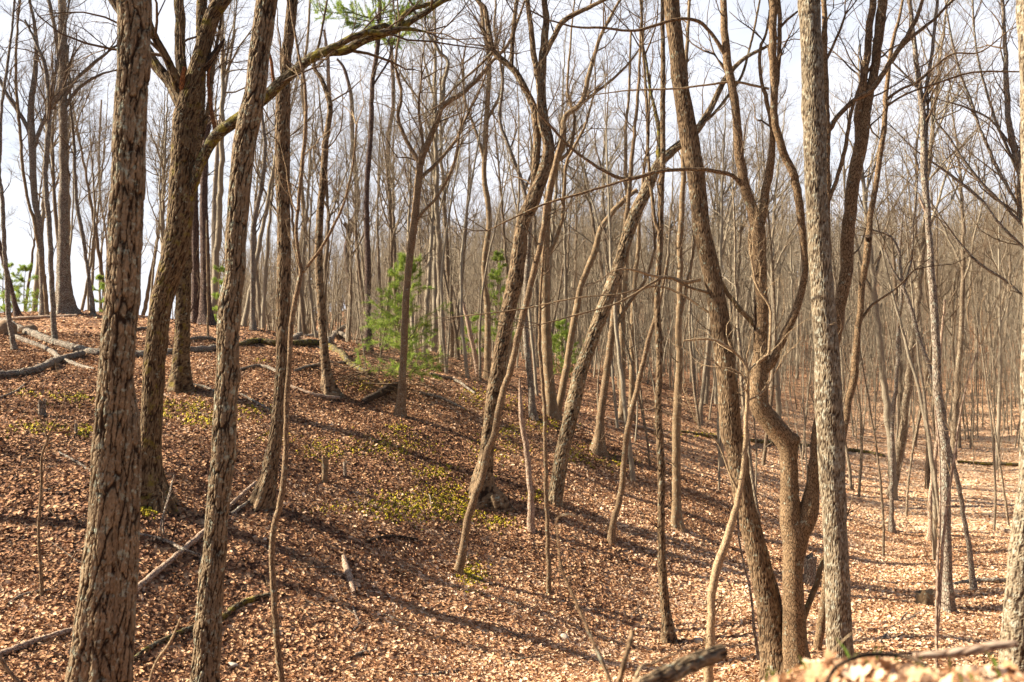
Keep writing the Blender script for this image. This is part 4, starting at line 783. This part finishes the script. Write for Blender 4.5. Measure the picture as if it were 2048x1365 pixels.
bank_stick('twig','pale kinked twig left of the rough-barked limb on the near bank',[(1256,1400,8,3.8),(1268,1365,7,3.8),(1284,1333,7,3.9),(1305,1328,6,4.0),(1338,1312,4,4.1),(1360,1306,2,4.2)],M_ptwig,3.9)
bank_stick('twig','thin forked straw stalk standing before the pale straight trunk',[(1648,1330,4,3.6),(1668,1300,3,3.6),(1700,1270,3,3.6),(1712,1262,2,3.6)],M_ptwig,3.6)
bank_stick('twig','leaning thin stem rising in the lower left corner',[(290,1400,6,7.2),(310,1330,5,7.2),(340,1285,5,7.2),(362,1235,3,7.2)],M_ptwig,7.2)
bank_stick('twig','dark shoot crossing the bottom left corner',[(-6,1310,9,6.5),(20,1345,8,6.5),(45,1375,8,6.5)],M_thin,6.5)

# brush pile
r = np.random.default_rng(31); mb = MB(); n = 150; O = []; D = []
for q in range(n):
    g = ground(r.uniform(690, 955), r.uniform(690, 790)); O.append(g+np.array([0,0,r.uniform(0.02,0.5)])); a_ = r.uniform(-0.9, 0.6); D.append([math.cos(a_)*r.choice([-1,1]), r.normal()*0.6, r.normal()*0.22+0.05])
g0 = ground(830, 770)
twigs(mb, O, D, r.uniform(0.6, 2.4, n), r.uniform(0.006, 0.02, n), r, k=(4,3), up=(-0.03,0,0), rmin=(0.005,0.0035,0.003))
tag(mb.build('brush_pile', M_twig, origin=g0), 'tangled pile of dead branches around the foot of the green pine sapling', 'brush pile')

# moss cushions
mb = MB(); r = np.random.default_rng(8); spots = [(51,788,20,4,25),(144,797,30,8,60),(85,856,40,8,50),(178,862,22,8,50),(332,820,12,14,50),(387,813,26,12,80),(407,842,30,10,90),(496,822,28,10,40),(652,902,30,12,90),(523,723,12,3,15),
 (948,793,26,12,60),(735,770,28,10,60),(794,856,16,5,30),(785,892,50,16,140),(1016,860,20,8,40),(1095,848,34,10,80),(1153,908,26,12,70),(862,945,30,10,60),(800,1012,46,18,200),(885,998,42,18,220),(922,1026,36,14,120),(992,1046,22,9,50),(944,1153,18,18,110),
 (1078,993,16,8,40),(1221,925,34,10,60),(322,1010,18,12,60),(300,1022,20,6,40),(990,808,40,12,60),(700,1020,60,8,20),(1400,868,50,4,30),(1000,900,50,20,60),(560,880,30,10,25)]
for px, py, sx, sy, n in spots:
    for q in range(int(n*7)):
        qx, qy = px+r.normal()*sx*0.75, py+r.normal()*sy*0.75
        if math.sin(qx*0.31+1.7*math.sin(qy*0.23))*math.sin(qy*0.47+qx*0.11)+r.normal()*0.35 < 0.05: continue
        g = ground(qx, qy)+np.array([0,0,0.012]); s_ = r.uniform(0.010, 0.026); m_ = 5; th = np.arange(m_)*2*math.pi/m_+r.uniform(0,6)
        v = [g+np.array([0,0,s_*0.55+0.012])]+[g+np.array([math.cos(t1)*s_*r.uniform(.7,1), math.sin(t1)*s_*r.uniform(.7,1), s_*0.3+0.008]) for t1 in th]+[g+np.array([math.cos(t1)*s_*1.4, math.sin(t1)*s_*1.4, -0.02]) for t1 in th]
        k = np.arange(m_); f3 = np.stack([np.zeros(m_, int), 1+k, 1+(k+1)%m_], -1); f4 = np.stack([1+k, 1+m_+k, 1+m_+(k+1)%m_, 1+(k+1)%m_], -1); tn = r.uniform(0,1)
        mb.add(np.array(v), f3=f3, f4=f4, tint3=np.full(m_, tn), tint4=np.full(m_, tn*0.8))
tag(mb.build('moss', M_moss, tint=True), kind='stuff')

# grass blades on the bank and a few green shoots
mb = MB(); r = np.random.default_rng(4)
for (x0, y0, n) in [(0.85,3.2,5),(1.1,3.0,8),(1.35,3.2,6),(1.6,3.0,5),(0.45,3.6,4),(1.25,2.8,6),(1.75,3.1,4),(0.66,3.1,3)]:
    for q in range(n):
        x_, y_ = x0+r.normal()*0.05, y0+r.normal()*0.05; z_ = float(H(x_, y_)); h = r.uniform(0.03, 0.09); d = r.normal(size=2)*0.03; w = 0.004
        v = [[x_-w,y_,z_],[x_+w,y_,z_],[x_+d[0]*0.4-w*0.8,y_+d[1]*0.4,z_+h*0.6],[x_+d[0]*0.4+w*0.8,y_+d[1]*0.4,z_+h*0.6],[x_+d[0],y_+d[1],z_+h]]
        tn = r.uniform(0,1); mb.add(np.array(v), f4=[[0,1,3,2]], f3=[[2,3,4]], tint4=[tn], tint3=[tn])
tag(mb.build('grass', M_grass, tint=True), kind='stuff')

# small sticks scattered over the leaves
protos = []
for q in range(6):
    r = np.random.default_rng(300+q); mb = MB(); L_ = r.uniform(0.35, 0.9)
    twigs(mb, [[0,0,0]], [[1,0,0.02]], [L_], [r.uniform(0.007,0.013)], r, k=(2,1), up=(0,0,0), wob=(0.12,0.15,0.15), rmin=(0.006,0.004,0.003)); protos.append(mb.mesh('fallen_twig', M_grey if q%2 else M_twig))
r = np.random.default_rng(55); cnt = 0
while cnt < 110:
    px, py = r.uniform(0, 2048), r.uniform(800, 1340); g = ground(px, py)
    if g[1] > 32 or g[1] < 8: continue
    o = bpy.data.objects.new('fallen_twig', protos[cnt%6]); COL.objects.link(o); nn = slope_n(np.array([g[0]]), np.array([g[1]]))[0]
    q = Vector(nn).to_track_quat('Z', 'Y'); o.rotation_euler = q.to_euler(); o.rotation_euler.rotate_axis('Z', r.uniform(0, 6.28)); o.location = (g[0], g[1], float(H(g[0], g[1]))+0.02); s_ = r.uniform(0.7, 1.5); o.scale = (s_,)*3
    tag(o, 'little dead twig lying loose on the brown leaves', 'twig', 'small twigs scattered over the leaf litter'); cnt += 1

# ------------------------------------------------------------------ background forest
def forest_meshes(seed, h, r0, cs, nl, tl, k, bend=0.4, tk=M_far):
    r = np.random.default_rng(seed); a = MB(); n = 14; t_ = np.linspace(0, 1, n); P = np.stack([bend*np.sin(t_*r.uniform(2,5)+seed)-bend*math.sin(seed), bend*np.cos(t_*r.uniform(2,5)+seed)-bend*math.cos(seed), t_*h-0.3*(t_==0)], -1)
    Rr = r0*(1-0.88*t_**1.2); W = np.hstack([P, Rr[:,None]]); C = catmull(W, 0.35); C[:,:2] += r.normal(size=(len(C),2))*r0*0.15
    C[0,:2] = 0
    stem(a, C[:,:3], C[:,3], 8, flare=0.5, seed=seed, wob=0.05); tr = a.mesh('trunk', tk); b_ = MB()
    tt = cs+(1-cs)*r.uniform(0, 1, nl)**0.85; O = np.stack([np.interp(tt*h, C[:,2], C[:,i]) for i in range(3)], -1); th = r.uniform(0, 6.28, nl); el_ = r.uniform(0.45, 1.5, nl)
    D = np.stack([np.cos(th), np.sin(th), el_], -1); Ln = tl*r.uniform(0.4, 1.1, nl)*(1.15-0.6*tt); rr = np.interp(tt*h, C[:,2], C[:,3])*0.45
    if h > 12:                                           # a few big ascending limbs that carry the crown
        m_ = 5; tb = r.uniform(cs, 0.75, m_); Ob = np.stack([np.interp(tb*h, C[:,2], C[:,i]) for i in range(3)], -1); tq = r.uniform(0, 6.28, m_)
        Lb = h*(1-tb)*r.uniform(0.6, 0.95, m_); Pb, Rb = grow(Ob, np.stack([np.cos(tq), np.sin(tq), r.uniform(1.0, 2.6, m_)], -1), Lb, np.interp(tb*h, C[:,2], C[:,3])*0.65, 14, 0.13, 0.06, r, 0.15)
        tubes(b_, Pb, Rb, 6); Oc, Dc, Lc, rc = kids(Pb, Rb, Lb, 7, r, l0=0.2, l1=0.5); O = np.vstack([O[::2], Oc]); D = np.vstack([D[::2], Dc]); Ln = np.concatenate([Ln[::2], Lc]); rr = np.concatenate([rr[::2], rc])
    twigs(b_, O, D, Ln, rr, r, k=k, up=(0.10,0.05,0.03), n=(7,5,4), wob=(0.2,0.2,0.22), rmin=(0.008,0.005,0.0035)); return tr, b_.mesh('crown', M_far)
TALL = [forest_meshes(500+q, h, r0, cs, nl, tl, (6,6)) for q, (h, r0, cs, nl, tl) in enumerate([(17,0.15,0.38,30,4.5),(15,0.12,0.35,26,4.0),(19,0.18,0.42,30,5.0),(14,0.10,0.3,26,3.6),(16,0.13,0.45,24,4.4),(13,0.09,0.3,22,3.0)])]
POLE = [forest_meshes(600+q, h, r0, cs, nl, tl, (5,4), bend=0.4) for q, (h, r0, cs, nl, tl) in enumerate([(9,0.05,0.3,18,1.8),(7,0.04,0.25,14,1.5),(11,0.06,0.4,18,2.0),(8,0.035,0.3,14,1.4),(5,0.025,0.2,12,1.2)])]
def place(sets, x, y, sc, name, label, group, r):
    tr, cr = sets[r.integers(len(sets))]; root = empty(name, (x, y, float(H(x, y))-0.03)); root.rotation_euler = (r.normal()*0.065, r.normal()*0.065, r.uniform(0, 6.28)); root.scale = (sc, sc, sc*r.uniform(0.9, 1.1)); tag(root, label, 'tree', group)
    for nm, me in (('trunk', tr), ('crown', cr)):
        o = bpy.data.objects.new(nm, me); COL.objects.link(o); o.parent = root
r = np.random.default_rng(99)
LM = [(-999,'the picture edge'),(232,'the big oak trunk'),(310,'the forked mossy oak'),(455,'the lichened leaning trunk'),(565,'the straight brown tree'),(648,'the crooked tree'),(812,'the slender forking tree'),
 (1000,'the S-curved tree'),(1096,'the upright forked tree'),(1215,'the lit low-forking tree'),(1320,'the speckled pole'),(1448,'the brown leaning trunk'),(1560,'the elbowed tree'),(1655,'the pale trunk'),(1790,'the lone pale tree'),(1878,'the tall mossy tree'),(9999,'the right picture edge')]
ORD = ['nearest','second nearest','third nearest','fourth nearest','fifth nearest','sixth nearest','seventh nearest','eighth nearest','ninth nearest','tenth nearest']
zones = [((-60, 640), (37, 75), 30, 0.3), ((600, 1000), (36, 105), 44, 0.4), ((1000, 1400), (38, 110), 66, 0.45), ((1400, 2120), (33, 110), 112, 0.55), ((1180, 2080), (24, 38), 26, 1.0), ((660, 1100), (28, 38), 8, 1.0)]
plc = []
for (p0, p1), (y0, y1), n, ps in zones:
    for q in range(n):
        y_ = math.sqrt(r.uniform(y0*y0, y1*y1)) if r.uniform() < 0.6 else r.uniform(y0, y1); px = r.uniform(p0, p1)
        thin = r.uniform() < ps; plc.append([y_, px, thin, r.uniform(0.8, 1.3) if thin else r.uniform(0.75, 1.1)])
plc.sort(key=lambda q: q[0]); seen = {}
for y_, px, thin, sc in plc:
    i = max(k for k in range(len(LM)-1) if px >= LM[k][0]); rk = seen.get((i, thin), 0); seen[(i, thin)] = rk+1
    kd = 'thin woodland pole' if thin else 'tall bare woodland tree'; bt = 'between %s and %s' % (LM[i][1], LM[i+1][1])
    if rk < 7: lab, grp = '%s %s %s' % (ORD[rk], kd, bt.replace('the picture edge', 'the left edge')), 'bare trees of the back woods'
    else: lab, grp = 'faint far %s %s' % ('thin pole' if thin else 'bare tree', bt), 'faint distant trees '+bt
    place(POLE if thin else TALL, (px-CX)/F*y_, y_, sc, 'pole_tree' if thin else 'bare_tree', lab, grp, r)
for q, (x_, y_) in enumerate([(-13,15),(-17,17),(-19,24),(-24,21),(-16,9),(-26,30)]):
    place(TALL, x_, y_, 0.9+0.02*q, 'bare_tree', 'leafless tree just outside the left edge of the picture', 'trees outside the left edge', r)
# distant wood as one mass
mb = MB(); r = np.random.default_rng(7)
def mass(n, y0, y1, p0, p1, h0, h1, ra, rb, k1, k2, t0, rm):
    y_ = np.sqrt(r.uniform(y0**2, y1**2, n)); px = r.uniform(p0, p1, n); x_ = (px-CX)/F*y_; z_ = H(x_, y_); h = r.uniform(h0, h1, n)
    O = np.stack([x_, y_, z_-0.2], -1); P, Rr = grow(O, np.tile([0,0,1.0], (n,1))+r.normal(size=(n,3))*0.04, h, r.uniform(ra, rb, n), 9, 0.06, 0.05, r, 0.2); tubes(mb, P, Rr, 5)
    O2, D2, L2, r2 = kids(P, Rr, h*0.42, k1, r, t0=t0, l0=0.35, l1=0.8, a0=25, a1=60, rr=0.4, rmin=rm); P2, R2 = grow(O2, D2, L2, r2, 5, 0.15, 0.12, r); tubes(mb, P2, R2, 3)
    O3, D3, L3, r3 = kids(P2, R2, L2, k2, r, l0=0.35, l1=0.7, rmin=rm*0.6); P3, R3 = grow(O3, D3, L3, r3, 3, 0.15, 0.05, r); tubes(mb, P3, R3, 3)
mass(2400, 100, 260, 380, 2350, 11, 17, 0.09, 0.17, 20, 4, 0.12, 0.02)
mass(1300, 52, 150, 1150, 2300, 4, 9, 0.03, 0.06, 12, 4, 0.1, 0.009)
mass(450, 62, 150, 700, 1150, 4, 9, 0.03, 0.06, 12, 4, 0.1, 0.009)
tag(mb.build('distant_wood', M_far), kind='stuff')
